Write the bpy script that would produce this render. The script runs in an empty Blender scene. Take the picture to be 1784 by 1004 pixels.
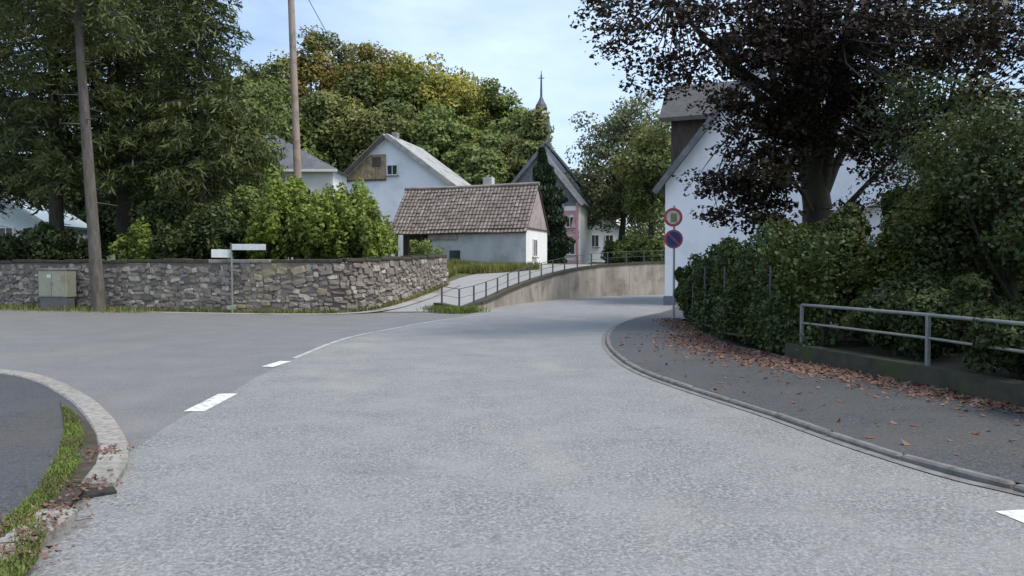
import bpy, bmesh, math, random
import numpy as np
from mathutils import Vector, Matrix

# ------------------------------------------------------------------ camera
SC = bpy.context.scene
COL = SC.collection
F, CX, CY, HZ, CH = 1290.0, 892.0, 502.0, 468.0, 1.65     # photo pixels, metres
PITCH = math.atan((CY - HZ) / F)
cam = bpy.data.cameras.new('camera')
cam.sensor_width = 36.0
cam.lens = 36.0 * F / 1784.0
cam.clip_start = 0.05
cam.clip_end = 2000
camo = bpy.data.objects.new('camera', cam)
COL.objects.link(camo)
camo.location = (0, 0, CH)
camo.rotation_euler = (math.pi / 2 - PITCH, 0, 0)
SC.camera = camo
SC.render.resolution_x, SC.render.resolution_y = 1024, 576

# ------------------------------------------------------------------ light
SUN_AZ, SUN_EL = math.radians(112), math.radians(58)   # azimuth clockwise from +y (view direction)
world = bpy.data.worlds.new('World')
SC.world = world
world.use_nodes = True
wn = world.node_tree.nodes
wl = world.node_tree.links
wn.clear()
sky = wn.new('ShaderNodeTexSky')
sky.sky_type = 'NISHITA'
sky.sun_disc = False
sky.sun_elevation = SUN_EL
sky.sun_rotation = SUN_AZ
sky.air_density = 1.0
sky.dust_density = 1.6
sky.ozone_density = 1.0
tc = wn.new('ShaderNodeTexCoord')
mp = wn.new('ShaderNodeMapping')
mp.inputs['Scale'].default_value = (1.0, 1.0, 2.6)
no = wn.new('ShaderNodeTexNoise')
no.inputs['Scale'].default_value = 2.3
no.inputs['Detail'].default_value = 8
no.inputs['Roughness'].default_value = 0.55
rp = wn.new('ShaderNodeValToRGB')
rp.color_ramp.elements[0].position = 0.36
rp.color_ramp.elements[0].color = (0.12, 0.12, 0.12, 1)
rp.color_ramp.elements[1].position = 0.72
rp.color_ramp.elements[1].color = (0.8, 0.8, 0.8, 1)
mx = wn.new('ShaderNodeMix')
mx.data_type = 'RGBA'
mx.inputs[7].default_value = (5.0, 6.1, 7.7, 1)          # thin bright cloud veil
bg = wn.new('ShaderNodeBackground')
bg.inputs['Strength'].default_value = 0.13
wo = wn.new('ShaderNodeOutputWorld')
wl.new(tc.outputs['Generated'], mp.inputs['Vector'])
wl.new(mp.outputs['Vector'], no.inputs['Vector'])
wl.new(no.outputs['Fac'], rp.inputs['Fac'])
wl.new(rp.outputs['Color'], mx.inputs[0])
wl.new(sky.outputs['Color'], mx.inputs[6])
wl.new(mx.outputs[2], bg.inputs['Color'])
wl.new(bg.outputs['Background'], wo.inputs['Surface'])
sl = bpy.data.lights.new('sun', 'SUN')
sl.energy = 2.1
sl.angle = math.radians(20)
sl.color = (1.0, 0.95, 0.87)
so = bpy.data.objects.new('sun', sl)
COL.objects.link(so)
sd = Vector((math.sin(SUN_AZ) * math.cos(SUN_EL), math.cos(SUN_AZ) * math.cos(SUN_EL), math.sin(SUN_EL)))
so.rotation_euler = sd.to_track_quat('Z', 'Y').to_euler()
so.location = sd * 60
SC.view_settings.view_transform = 'Standard'
SC.view_settings.look = 'None'
SC.view_settings.exposure = 0.62
SC.view_settings.gamma = 1.0
SC.render.engine = 'CYCLES'
SC.cycles.max_bounces = 6
SC.cycles.transparent_max_bounces = 4

# ------------------------------------------------------------------ helpers
cp, sp = math.cos(PITCH), math.sin(PITCH)


def ray(px, py):
    u, v = (px - CX) / F, (CY - py) / F
    return Vector((u, cp + v * sp, -sp + v * cp))


def G(px, py, z=0.0):                       # where the pixel's ray meets the level z
    d = ray(px, py)
    t = (z - CH) / d.z
    return Vector((d.x * t, d.y * t, z))


def AT(px, py, y):                          # where the pixel's ray meets the distance y
    d = ray(px, py)
    t = y / d.y
    return Vector((d.x * t, y, CH + d.z * t))


def world_origin(o):
    v = Vector((0, 0, 0))
    while o is not None:
        v += o.location
        o = o.parent
    return v


def tag(o, label=None, cat=None, group=None, kind=None):
    if label: o['label'] = label
    if cat: o['category'] = cat
    if group: o['group'] = group
    if kind: o['kind'] = kind
    return o


def thing(name, label, cat, loc, group=None):
    o = bpy.data.objects.new(name, None)
    o.empty_display_size = 0.2
    COL.objects.link(o)
    o.location = loc
    return tag(o, label, cat, group)


class MB:
    """collects shapes in world coordinates, builds one mesh object"""
    def __init__(s):
        s.v, s.f, s.sm = [], [], []

    def add(s, vs, fs, smooth=False):
        n = len(s.v)
        s.v += [tuple(p) for p in vs]
        s.f += [tuple(i + n for i in f) for f in fs]
        s.sm += [smooth] * len(fs)
        return s

    def hexa(s, p):                          # 8 corners: bottom loop, top loop
        return s.add(p, [(3, 2, 1, 0), (4, 5, 6, 7), (0, 1, 5, 4), (1, 2, 6, 5), (2, 3, 7, 6), (3, 0, 4, 7)])

    def box(s, c, size, ax=(1, 0, 0), up=(0, 0, 1)):
        x = Vector(ax).normalized()
        z = Vector(up)
        y = z.cross(x).normalized()
        z = x.cross(y)
        c = Vector(c)
        a, b, d = x * size[0] / 2, y * size[1] / 2, z * size[2] / 2
        return s.hexa([c - a - b - d, c + a - b - d, c + a + b - d, c - a + b - d,
                       c - a - b + d, c + a - b + d, c + a + b + d, c - a + b + d])

    def slab(s, quad, off):                  # quad of 4 points extruded by vector off
        q = [Vector(p) for p in quad]
        o = Vector(off)
        return s.hexa(q + [p + o for p in q])

    def prism(s, pts, off):                  # polygon extruded
        n = len(pts)
        o = Vector(off)
        vs = [Vector(p) for p in pts] + [Vector(p) + o for p in pts]
        fs = [tuple(range(n))[::-1], tuple(range(n, 2 * n))] + [(i, (i + 1) % n, n + (i + 1) % n, n + i) for i in range(n)]
        return s.add(vs, fs)

    def tube(s, path, radii, n=8, cap=True):
        path = [Vector(p) for p in path]
        if not hasattr(radii, '__len__'): radii = [radii] * len(path)
        vs, fs = [], []
        ref = Vector((0, 0, 1))
        for i, p in enumerate(path):
            t = (path[min(i + 1, len(path) - 1)] - path[max(i - 1, 0)]).normalized()
            r = ref if abs(t.dot(ref)) < 0.92 else Vector((0, 1, 0))
            a = t.cross(r).normalized()
            b = t.cross(a)
            for k in range(n):
                th = 2 * math.pi * k / n
                vs.append(p + (a * math.cos(th) + b * math.sin(th)) * radii[i])
        for i in range(len(path) - 1):
            for k in range(n):
                k2 = (k + 1) % n
                fs.append((i * n + k, i * n + k2, (i + 1) * n + k2, (i + 1) * n + k))
        s.add(vs, fs, True)
        if cap:
            m = len(path) - 1
            s.add([vs[k] for k in range(n)], [tuple(range(n))])
            s.add([vs[m * n + k] for k in range(n)], [tuple(range(n))[::-1]])
        return s

    def lathe(s, c, prof, n=12, axis=(0, 0, 1)):
        ax = Vector(axis).normalized()
        a = ax.orthogonal().normalized()
        b = ax.cross(a)
        c = Vector(c)
        vs, fs = [], []
        for r, h in prof:
            for k in range(n):
                th = 2 * math.pi * k / n
                vs.append(c + ax * h + (a * math.cos(th) + b * math.sin(th)) * r)
        for i in range(len(prof) - 1):
            for k in range(n):
                k2 = (k + 1) % n
                fs.append((i * n + k, i * n + k2, (i + 1) * n + k2, (i + 1) * n + k))
        fs.append(tuple(range(n))[::-1])
        fs.append(tuple((len(prof) - 1) * n + k for k in range(n)))
        return s.add(vs, fs, False)

    def build(s, name, mat, parent=None, bevel=0.0, recalc=True):
        if parent is not None:
            org = world_origin(parent)
        else:
            a = np.array(s.v)
            org = Vector(((a[:, 0].min() + a[:, 0].max()) / 2, (a[:, 1].min() + a[:, 1].max()) / 2, a[:, 2].min()))
        me = bpy.data.meshes.new(name)
        me.from_pydata([(p[0] - org.x, p[1] - org.y, p[2] - org.z) for p in s.v], [], s.f)
        me.polygons.foreach_set('use_smooth', s.sm)
        if recalc:
            bm = bmesh.new()
            bm.from_mesh(me)
            bmesh.ops.recalc_face_normals(bm, faces=bm.faces)
            if bevel > 0:
                bmesh.ops.bevel(bm, geom=list(bm.edges), offset=bevel, segments=1, affect='EDGES')
            bm.to_mesh(me)
            bm.free()
        me.materials.append(mat)
        o = bpy.data.objects.new(name, me)
        COL.objects.link(o)
        if parent is not None:
            o.parent = parent
        else:
            o.location = org
        return o


def np_mesh(name, V, Fq, mat, parent=None):
    """V (N,3) world coordinates, Fq (M,4) quads"""
    if parent is not None:
        org = np.array(world_origin(parent))
    else:
        org = np.array([(V[:, 0].min() + V[:, 0].max()) / 2, (V[:, 1].min() + V[:, 1].max()) / 2, V[:, 2].min()])
    me = bpy.data.meshes.new(name)
    M, k = Fq.shape
    me.vertices.add(len(V))
    me.vertices.foreach_set('co', (V - org).astype(np.float32).ravel())
    me.loops.add(M * k)
    me.loops.foreach_set('vertex_index', Fq.astype(np.int32).ravel())
    me.polygons.add(M)
    me.polygons.foreach_set('loop_start', np.arange(0, M * k, k, dtype=np.int32))
    me.polygons.foreach_set('loop_total', np.full(M, k, dtype=np.int32))
    me.update()
    me.materials.append(mat)
    o = bpy.data.objects.new(name, me)
    COL.objects.link(o)
    if parent is not None:
        o.parent = parent
    else:
        o.location = org
    return o


def unit(a):
    return a / np.maximum(np.linalg.norm(a, axis=1, keepdims=True), 1e-9)


def leaf_quads(P, size, rng, aspect=0.6, axis=None, up_bias=0.5, jitter=0.45, out=None):
    """one diamond leaf per point; axis = preferred long direction"""
    n = len(P)
    s = size * (1 + jitter * (rng.random(n) * 2 - 1))[:, None]
    nrm = rng.normal(size=(n, 3)) + np.array([0, 0, up_bias])
    if out is not None: nrm = nrm + out * 1.3
    nrm = unit(nrm)
    a = rng.normal(size=(n, 3)) if axis is None else axis + 0.35 * rng.normal(size=(n, 3))
    a = unit(a - nrm * np.sum(a * nrm, axis=1, keepdims=True))
    b = np.cross(nrm, a)
    bend = nrm * s * 0.12
    V = np.stack([P - a * s * 0.5 + bend, P + b * s * aspect * 0.5 - bend,
                  P + a * s * 0.5 + bend, P - b * s * aspect * 0.5 - bend], axis=1).reshape(-1, 3)
    Fq = np.arange(4 * n).reshape(n, 4)
    return V, Fq


# ------------------------------------------------------------------ materials
def new_mat(name):
    m = bpy.data.materials.new(name)
    m.use_nodes = True
    nt = m.node_tree
    b = nt.nodes['Principled BSDF']
    return m, nt.nodes, nt.links, b


def mixc(N, L, fac, c1, c2):
    m = N.new('ShaderNodeMix')
    m.data_type = 'RGBA'
    if isinstance(fac, (int, float)): m.inputs[0].default_value = fac
    else: L.new(fac, m.inputs[0])
    for sock, c in ((m.inputs[6], c1), (m.inputs[7], c2)):
        if isinstance(c, tuple): sock.default_value = (*c, 1)
        else: L.new(c, sock)
    return m.outputs[2]


def noise(N, L, scale, detail=4, rough=0.55, lo=0.4, hi=0.6, vec=None, stretch=None):
    if vec is None:
        t = N.new('ShaderNodeNewGeometry')
        vec = t.outputs['Position']
    if stretch:
        mpn = N.new('ShaderNodeMapping')
        mpn.inputs['Scale'].default_value = stretch
        L.new(vec, mpn.inputs['Vector'])
        vec = mpn.outputs['Vector']
    n = N.new('ShaderNodeTexNoise')
    n.inputs['Scale'].default_value = scale
    n.inputs['Detail'].default_value = detail
    n.inputs['Roughness'].default_value = rough
    L.new(vec, n.inputs['Vector'])
    r = N.new('ShaderNodeMapRange')
    r.inputs['From Min'].default_value = lo
    r.inputs['From Max'].default_value = hi
    L.new(n.outputs['Fac'], r.inputs['Value'])
    return r.outputs['Result']


def bump(N, L, b, h, strength=0.4, dist=0.01):
    bp = N.new('ShaderNodeBump')
    bp.inputs['Strength'].default_value = strength
    bp.inputs['Distance'].default_value = dist
    L.new(h, bp.inputs['Height'])
    L.new(bp.outputs['Normal'], b.inputs['Normal'])


def surf(name, c1, c2, scale=3.0, rough=0.85, c3=None, scale3=0.6, bscale=60, bstr=0.3, bdist=0.01, stretch=None, c4=None, lo3=0.5, hi3=0.65):
    m, N, L, b = new_mat(name)
    col = mixc(N, L, noise(N, L, scale, 6, 0.6, 0.36, 0.64, stretch=stretch), c1, c2)
    if c3: col = mixc(N, L, noise(N, L, scale3, 5, 0.6, lo3, hi3), col, c3)
    if c4: col = mixc(N, L, noise(N, L, scale * 9, 2, 0.5, 0.56, 0.72), col, c4)
    L.new(col, b.inputs['Base Color'])
    b.inputs['Roughness'].default_value = rough
    bump(N, L, b, noise(N, L, bscale, 4, 0.6, 0.2, 0.8), bstr, bdist)
    return m


def island(name, cols, rough=0.8, nscale=5, c2=None, bscale=40, bstr=0.4, bdist=0.01, nlo=0.42, nhi=0.7, objrand=False):
    """colour drawn per loose piece (or per object), with a noise over it"""
    m, N, L, b = new_mat(name)
    if objrand:
        r = N.new('ShaderNodeObjectInfo').outputs['Random']
    else:
        r = N.new('ShaderNodeNewGeometry').outputs['Random Per Island']
    rp = N.new('ShaderNodeValToRGB')
    e = rp.color_ramp.elements
    while len(e) < len(cols): e.new(0.5)
    for i, c in enumerate(cols):
        e[i].position = i / (len(cols) - 1)
        e[i].color = (*c, 1)
    L.new(r, rp.inputs['Fac'])
    col = rp.outputs['Color']
    if c2: col = mixc(N, L, noise(N, L, nscale, 5, 0.6, nlo, nhi), col, c2)
    L.new(col, b.inputs['Base Color'])
    b.inputs['Roughness'].default_value = rough
    bump(N, L, b, noise(N, L, bscale, 4, 0.6, 0.2, 0.8), bstr, bdist)
    return m


def leafmat(name, cols, patch=None, pscale=0.4, trans=0.35, rough=0.55):
    m, N, L, b = new_mat(name)
    r = N.new('ShaderNodeNewGeometry').outputs['Random Per Island']
    rp = N.new('ShaderNodeValToRGB')
    e = rp.color_ramp.elements
    while len(e) < len(cols): e.new(0.5)
    for i, c in enumerate(cols):
        e[i].position = i / (len(cols) - 1)
        e[i].color = (*c, 1)
    L.new(r, rp.inputs['Fac'])
    col = rp.outputs['Color']
    if patch:
        col = mixc(N, L, noise(N, L, pscale, 3, 0.5, 0.45, 0.62), col, patch)
    L.new(col, b.inputs['Base Color'])
    b.inputs['Roughness'].default_value = rough
    b.inputs['Specular IOR Level'].default_value = 0.3
    tr = N.new('ShaderNodeBsdfTranslucent')
    L.new(col, tr.inputs['Color'])
    ms = N.new('ShaderNodeMixShader')
    ms.inputs[0].default_value = trans
    L.new(b.outputs[0], ms.inputs[1])
    L.new(tr.outputs[0], ms.inputs[2])
    L.new(ms.outputs[0], N['Material Output'].inputs['Surface'])
    return m


def plain(name, c, rough=0.6, metal=0.0):
    m, N, L, b = new_mat(name)
    col = mixc(N, L, noise(N, L, 9, 4, 0.6, 0.35, 0.7), tuple(x * 0.86 for x in c), tuple(min(1, x * 1.08) for x in c))
    L.new(col, b.inputs['Base Color'])
    b.inputs['Roughness'].default_value = rough
    b.inputs['Metallic'].default_value = metal
    return m


def asphalt(name, base, patch, light, stain):
    m, N, L, b = new_mat(name)
    k = lambda c, f: tuple(x * f for x in c)
    fine = noise(N, L, 34, 3, 0.75, 0.33, 0.67)
    col = mixc(N, L, fine, k(base, 0.55), k(base, 1.4))
    vor = N.new('ShaderNodeTexVoronoi')
    vor.inputs['Scale'].default_value = 60
    g = N.new('ShaderNodeNewGeometry')
    L.new(g.outputs['Position'], vor.inputs['Vector'])
    bw = N.new('ShaderNodeRGBToBW')
    L.new(vor.outputs['Color'], bw.inputs['Color'])
    mr = N.new('ShaderNodeMapRange')
    mr.inputs['From Min'].default_value = 0.62
    mr.inputs['From Max'].default_value = 0.8
    mr.inputs['To Max'].default_value = 0.45
    L.new(bw.outputs['Val'], mr.inputs['Value'])
    col = mixc(N, L, mr.outputs['Result'], col, light)               # pale stones in the mix
    mid = noise(N, L, 1.1, 6, 0.65, 0.42, 0.66)
    f1 = N.new('ShaderNodeMath'); f1.operation = 'MULTIPLY'; f1.inputs[1].default_value = 0.6
    L.new(mid, f1.inputs[0])
    col = mixc(N, L, f1.outputs[0], col, patch)
    st = noise(N, L, 0.33, 5, 0.6, 0.54, 0.7, stretch=(1.5, 0.7, 1))
    f2 = N.new('ShaderNodeMath'); f2.operation = 'MULTIPLY'; f2.inputs[1].default_value = 0.5
    L.new(st, f2.inputs[0])
    col = mixc(N, L, f2.outputs[0], col, stain)
    dk = noise(N, L, 0.7, 7, 0.7, 0.55, 0.78, stretch=(0.6, 1.6, 1))
    f3 = N.new('ShaderNodeMath'); f3.operation = 'MULTIPLY'; f3.inputs[1].default_value = 0.45
    L.new(dk, f3.inputs[0])
    col = mixc(N, L, f3.outputs[0], col, k(base, 0.6))                 # darker repairs and oil
    sp_ = noise(N, L, 7, 2, 0.5, 0.66, 0.74)
    f4 = N.new('ShaderNodeMath'); f4.operation = 'MULTIPLY'; f4.inputs[1].default_value = 0.4
    L.new(sp_, f4.inputs[0])
    col = mixc(N, L, f4.outputs[0], col, k(base, 0.45))                # small spots
    L.new(col, b.inputs['Base Color'])
    b.inputs['Roughness'].default_value = 0.62
    b.inputs['Specular IOR Level'].default_value = 0.5
    bump(N, L, b, fine, 0.5, 0.006)
    return m


M = {}
M['main_asphalt'] = asphalt('main_asphalt', (0.2, 0.2, 0.194), (0.285, 0.28, 0.268), (0.45, 0.445, 0.43), (0.36, 0.325, 0.275))
M['side_asphalt'] = asphalt('side_asphalt', (0.165, 0.162, 0.158), (0.22, 0.214, 0.205), (0.26, 0.255, 0.25), (0.235, 0.21, 0.18))
M['walk_asphalt'] = asphalt('walk_asphalt', (0.056, 0.058, 0.06), (0.085, 0.083, 0.08), (0.16, 0.16, 0.155), (0.1, 0.08, 0.06))
M['path'] = asphalt('path_gravelled', (0.28, 0.28, 0.272), (0.34, 0.335, 0.32), (0.46, 0.46, 0.45), (0.28, 0.26, 0.225))
M['kerb_light'] = island('kerb_concrete', [(0.27, 0.26, 0.235), (0.35, 0.335, 0.3), (0.3, 0.27, 0.245)], 0.9, 12, (0.17, 0.15, 0.12), 90, 0.5, 0.006, objrand=True)
M['kerb_grey'] = island('kerb_basalt', [(0.16, 0.155, 0.15), (0.22, 0.21, 0.2), (0.19, 0.18, 0.175)], 0.9, 7, (0.11, 0.10, 0.085), 90, 0.5, 0.006, objrand=True)
M['gutter'] = surf('gutter_concrete', (0.28, 0.28, 0.265), (0.35, 0.345, 0.325), 2.5, 0.9, (0.14, 0.13, 0.10), 0.8, 80, 0.4)
M['paint'] = surf('road_paint', (0.62, 0.63, 0.62), (0.75, 0.75, 0.73), 9, 0.7, (0.3, 0.305, 0.305), 11, 90, 0.3, 0.004, lo3=0.5, hi3=0.68)
M['paint_worn'] = surf('worn_road_paint', (0.36, 0.36, 0.355), (0.5, 0.5, 0.49), 6, 0.7, (0.26, 0.26, 0.255), 3, 90, 0.3, 0.004)
M['soil'] = surf('soil', (0.06, 0.045, 0.032), (0.11, 0.085, 0.06), 6, 0.95, (0.06, 0.075, 0.025), 1.7, 50, 0.9, 0.03)
M['meadow'] = surf('meadow', (0.06, 0.085, 0.025), (0.10, 0.12, 0.04), 1.2, 0.95, (0.11, 0.10, 0.05), 0.25, 30, 0.8, 0.04)
M['stone'] = island('wall_stone', [(0.12, 0.1, 0.085), (0.29, 0.25, 0.21), (0.17, 0.145, 0.13), (0.46, 0.41, 0.34), (0.14, 0.12, 0.105), (0.24, 0.205, 0.165), (0.26, 0.235, 0.225)], 0.9, 4, (0.2, 0.18, 0.13), 30, 0.7, 0.02, 0.54, 0.8, objrand=True)
M['stone_isl'] = island('wall_stone_small', [(0.12, 0.1, 0.085), (0.29, 0.25, 0.21), (0.17, 0.145, 0.13), (0.46, 0.41, 0.34), (0.2, 0.175, 0.155)], 0.9, 4, (0.2, 0.18, 0.13), 30, 0.7, 0.02, 0.54, 0.8)
M['stone_tan'] = surf('wall_stone_tan', (0.26, 0.22, 0.15), (0.36, 0.3, 0.2), 3, 0.9, (0.2, 0.17, 0.12), 2, 30, 0.7, 0.02)
M['mortar'] = surf('wall_mortar', (0.14, 0.12, 0.1), (0.23, 0.2, 0.16), 2.2, 0.95, (0.32, 0.27, 0.18), 0.45, 40, 0.8, 0.02, lo3=0.54, hi3=0.66)
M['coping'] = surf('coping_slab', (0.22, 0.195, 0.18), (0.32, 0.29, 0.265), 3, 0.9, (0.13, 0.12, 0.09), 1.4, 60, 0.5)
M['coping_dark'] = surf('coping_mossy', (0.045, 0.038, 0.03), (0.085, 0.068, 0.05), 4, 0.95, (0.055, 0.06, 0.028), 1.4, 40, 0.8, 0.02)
M['moss_wall'] = surf('mossy_concrete', (0.04, 0.04, 0.028), (0.07, 0.066, 0.045), 4, 0.95, (0.055, 0.07, 0.022), 1.0, 60, 0.7, 0.01)
M['retaining'] = surf('retaining_concrete', (0.25, 0.225, 0.19), (0.38, 0.34, 0.285), 1.5, 0.9, (0.2, 0.165, 0.135), 0.9, 40, 0.6, 0.012, stretch=(1, 1, 0.3))
M['render_white'] = surf('white_render', (0.8, 0.82, 0.87), (0.84, 0.86, 0.9), 1.1, 0.9, (0.7, 0.715, 0.75), 0.5, 70, 0.3, 0.005, stretch=(1, 1, 0.15))
M['render_cream'] = surf('cream_render', (0.72, 0.71, 0.68), (0.8, 0.79, 0.76), 1.1, 0.9, None, 1, 70, 0.3, 0.005)
M['render_grey'] = surf('grey_render', (0.52, 0.53, 0.54), (0.62, 0.62, 0.62), 1.6, 0.9, (0.42, 0.42, 0.41), 0.8, 60, 0.4, 0.008, stretch=(1, 1, 0.5))
M['plinth'] = plain('plinth_grey', (0.16, 0.17, 0.22), 0.85)
M['shadow_wood'] = surf('dark_timber', (0.055, 0.042, 0.038), (0.095, 0.072, 0.06), 5, 0.85, None, 1, 30, 0.5, stretch=(1, 1, 0.2))  # timber parts; also paints the shaded cross gable cheek dark
M['plank'] = island('barn_plank', [(0.34, 0.25, 0.15), (0.42, 0.32, 0.19), (0.37, 0.28, 0.18)], 0.85, 3, (0.16, 0.12, 0.08), 30, 0.5, 0.008, objrand=True)
M['slate'] = surf('slate_roof', (0.085, 0.09, 0.105), (0.14, 0.145, 0.16), 3.5, 0.6, (0.17, 0.17, 0.17), 1.0, 14, 0.6, 0.02)
M['slate_dark'] = surf('dark_slate', (0.055, 0.054, 0.056), (0.095, 0.09, 0.09), 4, 0.7, (0.08, 0.072, 0.066), 1.0, 14, 0.6, 0.02)
M['slate_light'] = surf('pale_verge', (0.3, 0.3, 0.29), (0.4, 0.395, 0.38), 3, 0.8, (0.22, 0.22, 0.21), 1.0, 30, 0.5)
M['dark_tile'] = surf('weathered_dark_tile', (0.085, 0.075, 0.072), (0.14, 0.125, 0.115), 4, 0.85, (0.11, 0.105, 0.09), 0.9, 20, 0.6, 0.02)
M['tile'] = island('clay_tile', [(0.19, 0.145, 0.125), (0.27, 0.21, 0.185), (0.32, 0.26, 0.23), (0.22, 0.18, 0.165), (0.37, 0.31, 0.28)], 0.9, 1.6, (0.15, 0.135, 0.11), 30, 0.5, 0.01)
M['tile_hung'] = surf('brown_hung_tile', (0.3, 0.24, 0.23), (0.4, 0.33, 0.32), 5, 0.9, (0.25, 0.2, 0.17), 1.4, 30, 0.5)
M['timber_red'] = surf('red_timber', (0.46, 0.23, 0.24), (0.56, 0.32, 0.32), 4, 0.8)
M['glass'] = plain('window_glass', (0.045, 0.055, 0.065), 0.12)
M['frame_white'] = plain('window_frame', (0.72, 0.72, 0.7), 0.5)
M['metal'] = plain('galvanised_steel', (0.25, 0.265, 0.245), 0.55, 0.25)
M['metal_dark'] = plain('dark_steel', (0.095, 0.10, 0.105), 0.6, 0.2)
M['pole_wood'] = surf('pole_wood', (0.27, 0.205, 0.155), (0.36, 0.29, 0.23), 5, 0.85, (0.21, 0.165, 0.13), 2, 60, 0.5, stretch=(1, 1, 0.08))
M['bark_grey'] = surf('grey_bark', (0.085, 0.072, 0.06), (0.15, 0.132, 0.115), 7, 0.95, (0.10, 0.105, 0.065), 0.9, 22, 0.9, 0.03, stretch=(1, 1, 0.25))
M['bark_dark'] = surf('dark_bark', (0.035, 0.03, 0.026), (0.075, 0.062, 0.05), 6, 0.95, (0.05, 0.055, 0.03), 0.9, 22, 0.9, 0.03, stretch=(1, 1, 0.25))
M['bark_beech'] = surf('beech_bark', (0.035, 0.031, 0.026), (0.07, 0.062, 0.05), 3, 0.9, (0.05, 0.05, 0.03), 0.8, 22, 0.6, 0.02, stretch=(1, 1, 0.3))
M['cabinet'] = surf('cabinet_shell', (0.3, 0.29, 0.21), (0.36, 0.345, 0.26), 5, 0.7, (0.25, 0.24, 0.175), 2, 60, 0.2)
M['cabinet_base'] = surf('cabinet_plinth', (0.12, 0.12, 0.115), (0.165, 0.16, 0.155), 5, 0.85)
M['sign_white'] = plain('sign_white', (0.6, 0.62, 0.61), 0.45)
M['sign_red'] = plain('sign_red', (0.42, 0.09, 0.10), 0.45)
M['sign_blue'] = plain('sign_blue', (0.025, 0.06, 0.22), 0.45)
M['sign_olive'] = plain('sign_olive', (0.22, 0.25, 0.13), 0.5)
M['sign_back'] = plain('sign_back', (0.3, 0.31, 0.3), 0.5, 0.3)
M['wire'] = plain('wire_black', (0.03, 0.03, 0.03), 0.6)
M['gulley'] = plain('gulley_dark', (0.035, 0.03, 0.027), 0.8)
M['greenhouse'] = plain('pale_roof_sheet', (0.62, 0.72, 0.74), 0.35)

M['lf_spruce'] = leafmat('spruce_needles', [(0.040, 0.060, 0.024), (0.083, 0.108, 0.035), (0.121, 0.140, 0.045)], (0.109, 0.129, 0.039), 0.5, 0.12)
M['lf_beech'] = leafmat('copper_beech_leaves', [(0.014, 0.010, 0.010), (0.027, 0.018, 0.014), (0.047, 0.030, 0.021)], (0.043, 0.036, 0.017), 0.35, 0.18)
M['lf_hedge'] = leafmat('hedge_leaves', [(0.029, 0.046, 0.013), (0.059, 0.085, 0.022), (0.099, 0.130, 0.033)], (0.087, 0.103, 0.022), 0.7, 0.22)
M['lf_loose'] = leafmat('loose_shrub_leaves', [(0.026, 0.042, 0.014), (0.05, 0.074, 0.022), (0.085, 0.112, 0.034)], (0.07, 0.085, 0.022), 0.6, 0.3)
M['lf_ivy'] = leafmat('ivy_leaves', [(0.031, 0.055, 0.018), (0.066, 0.102, 0.034), (0.122, 0.164, 0.061)], (0.066, 0.091, 0.020), 0.9, 0.15)
M['lf_shrub_dark'] = leafmat('dark_shrub_leaves', [(0.021, 0.037, 0.012), (0.039, 0.062, 0.019), (0.071, 0.100, 0.028)], (0.059, 0.077, 0.019), 0.8, 0.2)
M['lf_lime'] = leafmat('lime_shrub_leaves', [(0.140, 0.198, 0.037), (0.231, 0.303, 0.056), (0.330, 0.395, 0.074)], (0.140, 0.182, 0.044), 0.6, 0.35)
M['lf_mid'] = leafmat('mid_green_leaves', [(0.084, 0.122, 0.036), (0.148, 0.198, 0.053), (0.222, 0.268, 0.075)], (0.126, 0.158, 0.041), 0.5, 0.25)
M['lf_autumn'] = leafmat('autumn_brown_leaves', [(0.170, 0.158, 0.040), (0.280, 0.222, 0.056), (0.400, 0.264, 0.072)], (0.120, 0.148, 0.038), 0.16, 0.25)
M['lf_olive'] = leafmat('olive_leaves', [(0.122, 0.143, 0.044), (0.207, 0.218, 0.062), (0.293, 0.276, 0.083)], (0.110, 0.143, 0.044), 0.22, 0.25)
M['lf_yellow'] = leafmat('yellowing_leaves', [(0.227, 0.250, 0.051), (0.387, 0.365, 0.071), (0.544, 0.438, 0.093)], (0.170, 0.209, 0.051), 0.2, 0.3)
M['lf_fresh'] = leafmat('fresh_green_leaves', [(0.127, 0.182, 0.049), (0.212, 0.277, 0.075), (0.298, 0.344, 0.100)], (0.149, 0.192, 0.059), 0.25, 0.28)
M['lf_greygreen'] = leafmat('grey_green_leaves', [(0.107, 0.133, 0.066), (0.184, 0.206, 0.101), (0.280, 0.299, 0.160)], (0.161, 0.165, 0.069), 0.3, 0.25)
M['lf_cypress'] = leafmat('cypress_needles', [(0.017, 0.034, 0.018), (0.034, 0.057, 0.027), (0.055, 0.086, 0.039)], None, 1, 0.1)
M['grass'] = leafmat('grass_blades', [(0.095, 0.149, 0.027), (0.162, 0.230, 0.041), (0.230, 0.270, 0.068)], (0.135, 0.142, 0.047), 1.2, 0.3)
M['grass_dry'] = leafmat('dry_grass_blades', [(0.156, 0.182, 0.046), (0.247, 0.247, 0.072), (0.312, 0.273, 0.098)], (0.143, 0.169, 0.046), 0.7, 0.3)
M['litter'] = leafmat('fallen_leaves', [(0.094, 0.050, 0.034), (0.179, 0.087, 0.057), (0.245, 0.139, 0.096), (0.123, 0.067, 0.051), (0.283, 0.206, 0.159)], None, 1, 0.1, 0.7)

# ------------------------------------------------------------------ setting: ground, roads
def sheet(name, pts, z, mat, kind='structure', parent=None):
    m = MB()
    m.add([(p[0], p[1], z) for p in pts], [tuple(range(len(pts)))])
    o = m.build(name, mat, parent)
    if o.data.polygons[0].normal.z < 0:
        o.data.flip_normals()
    if kind and parent is None: o['kind'] = kind
    return o


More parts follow.
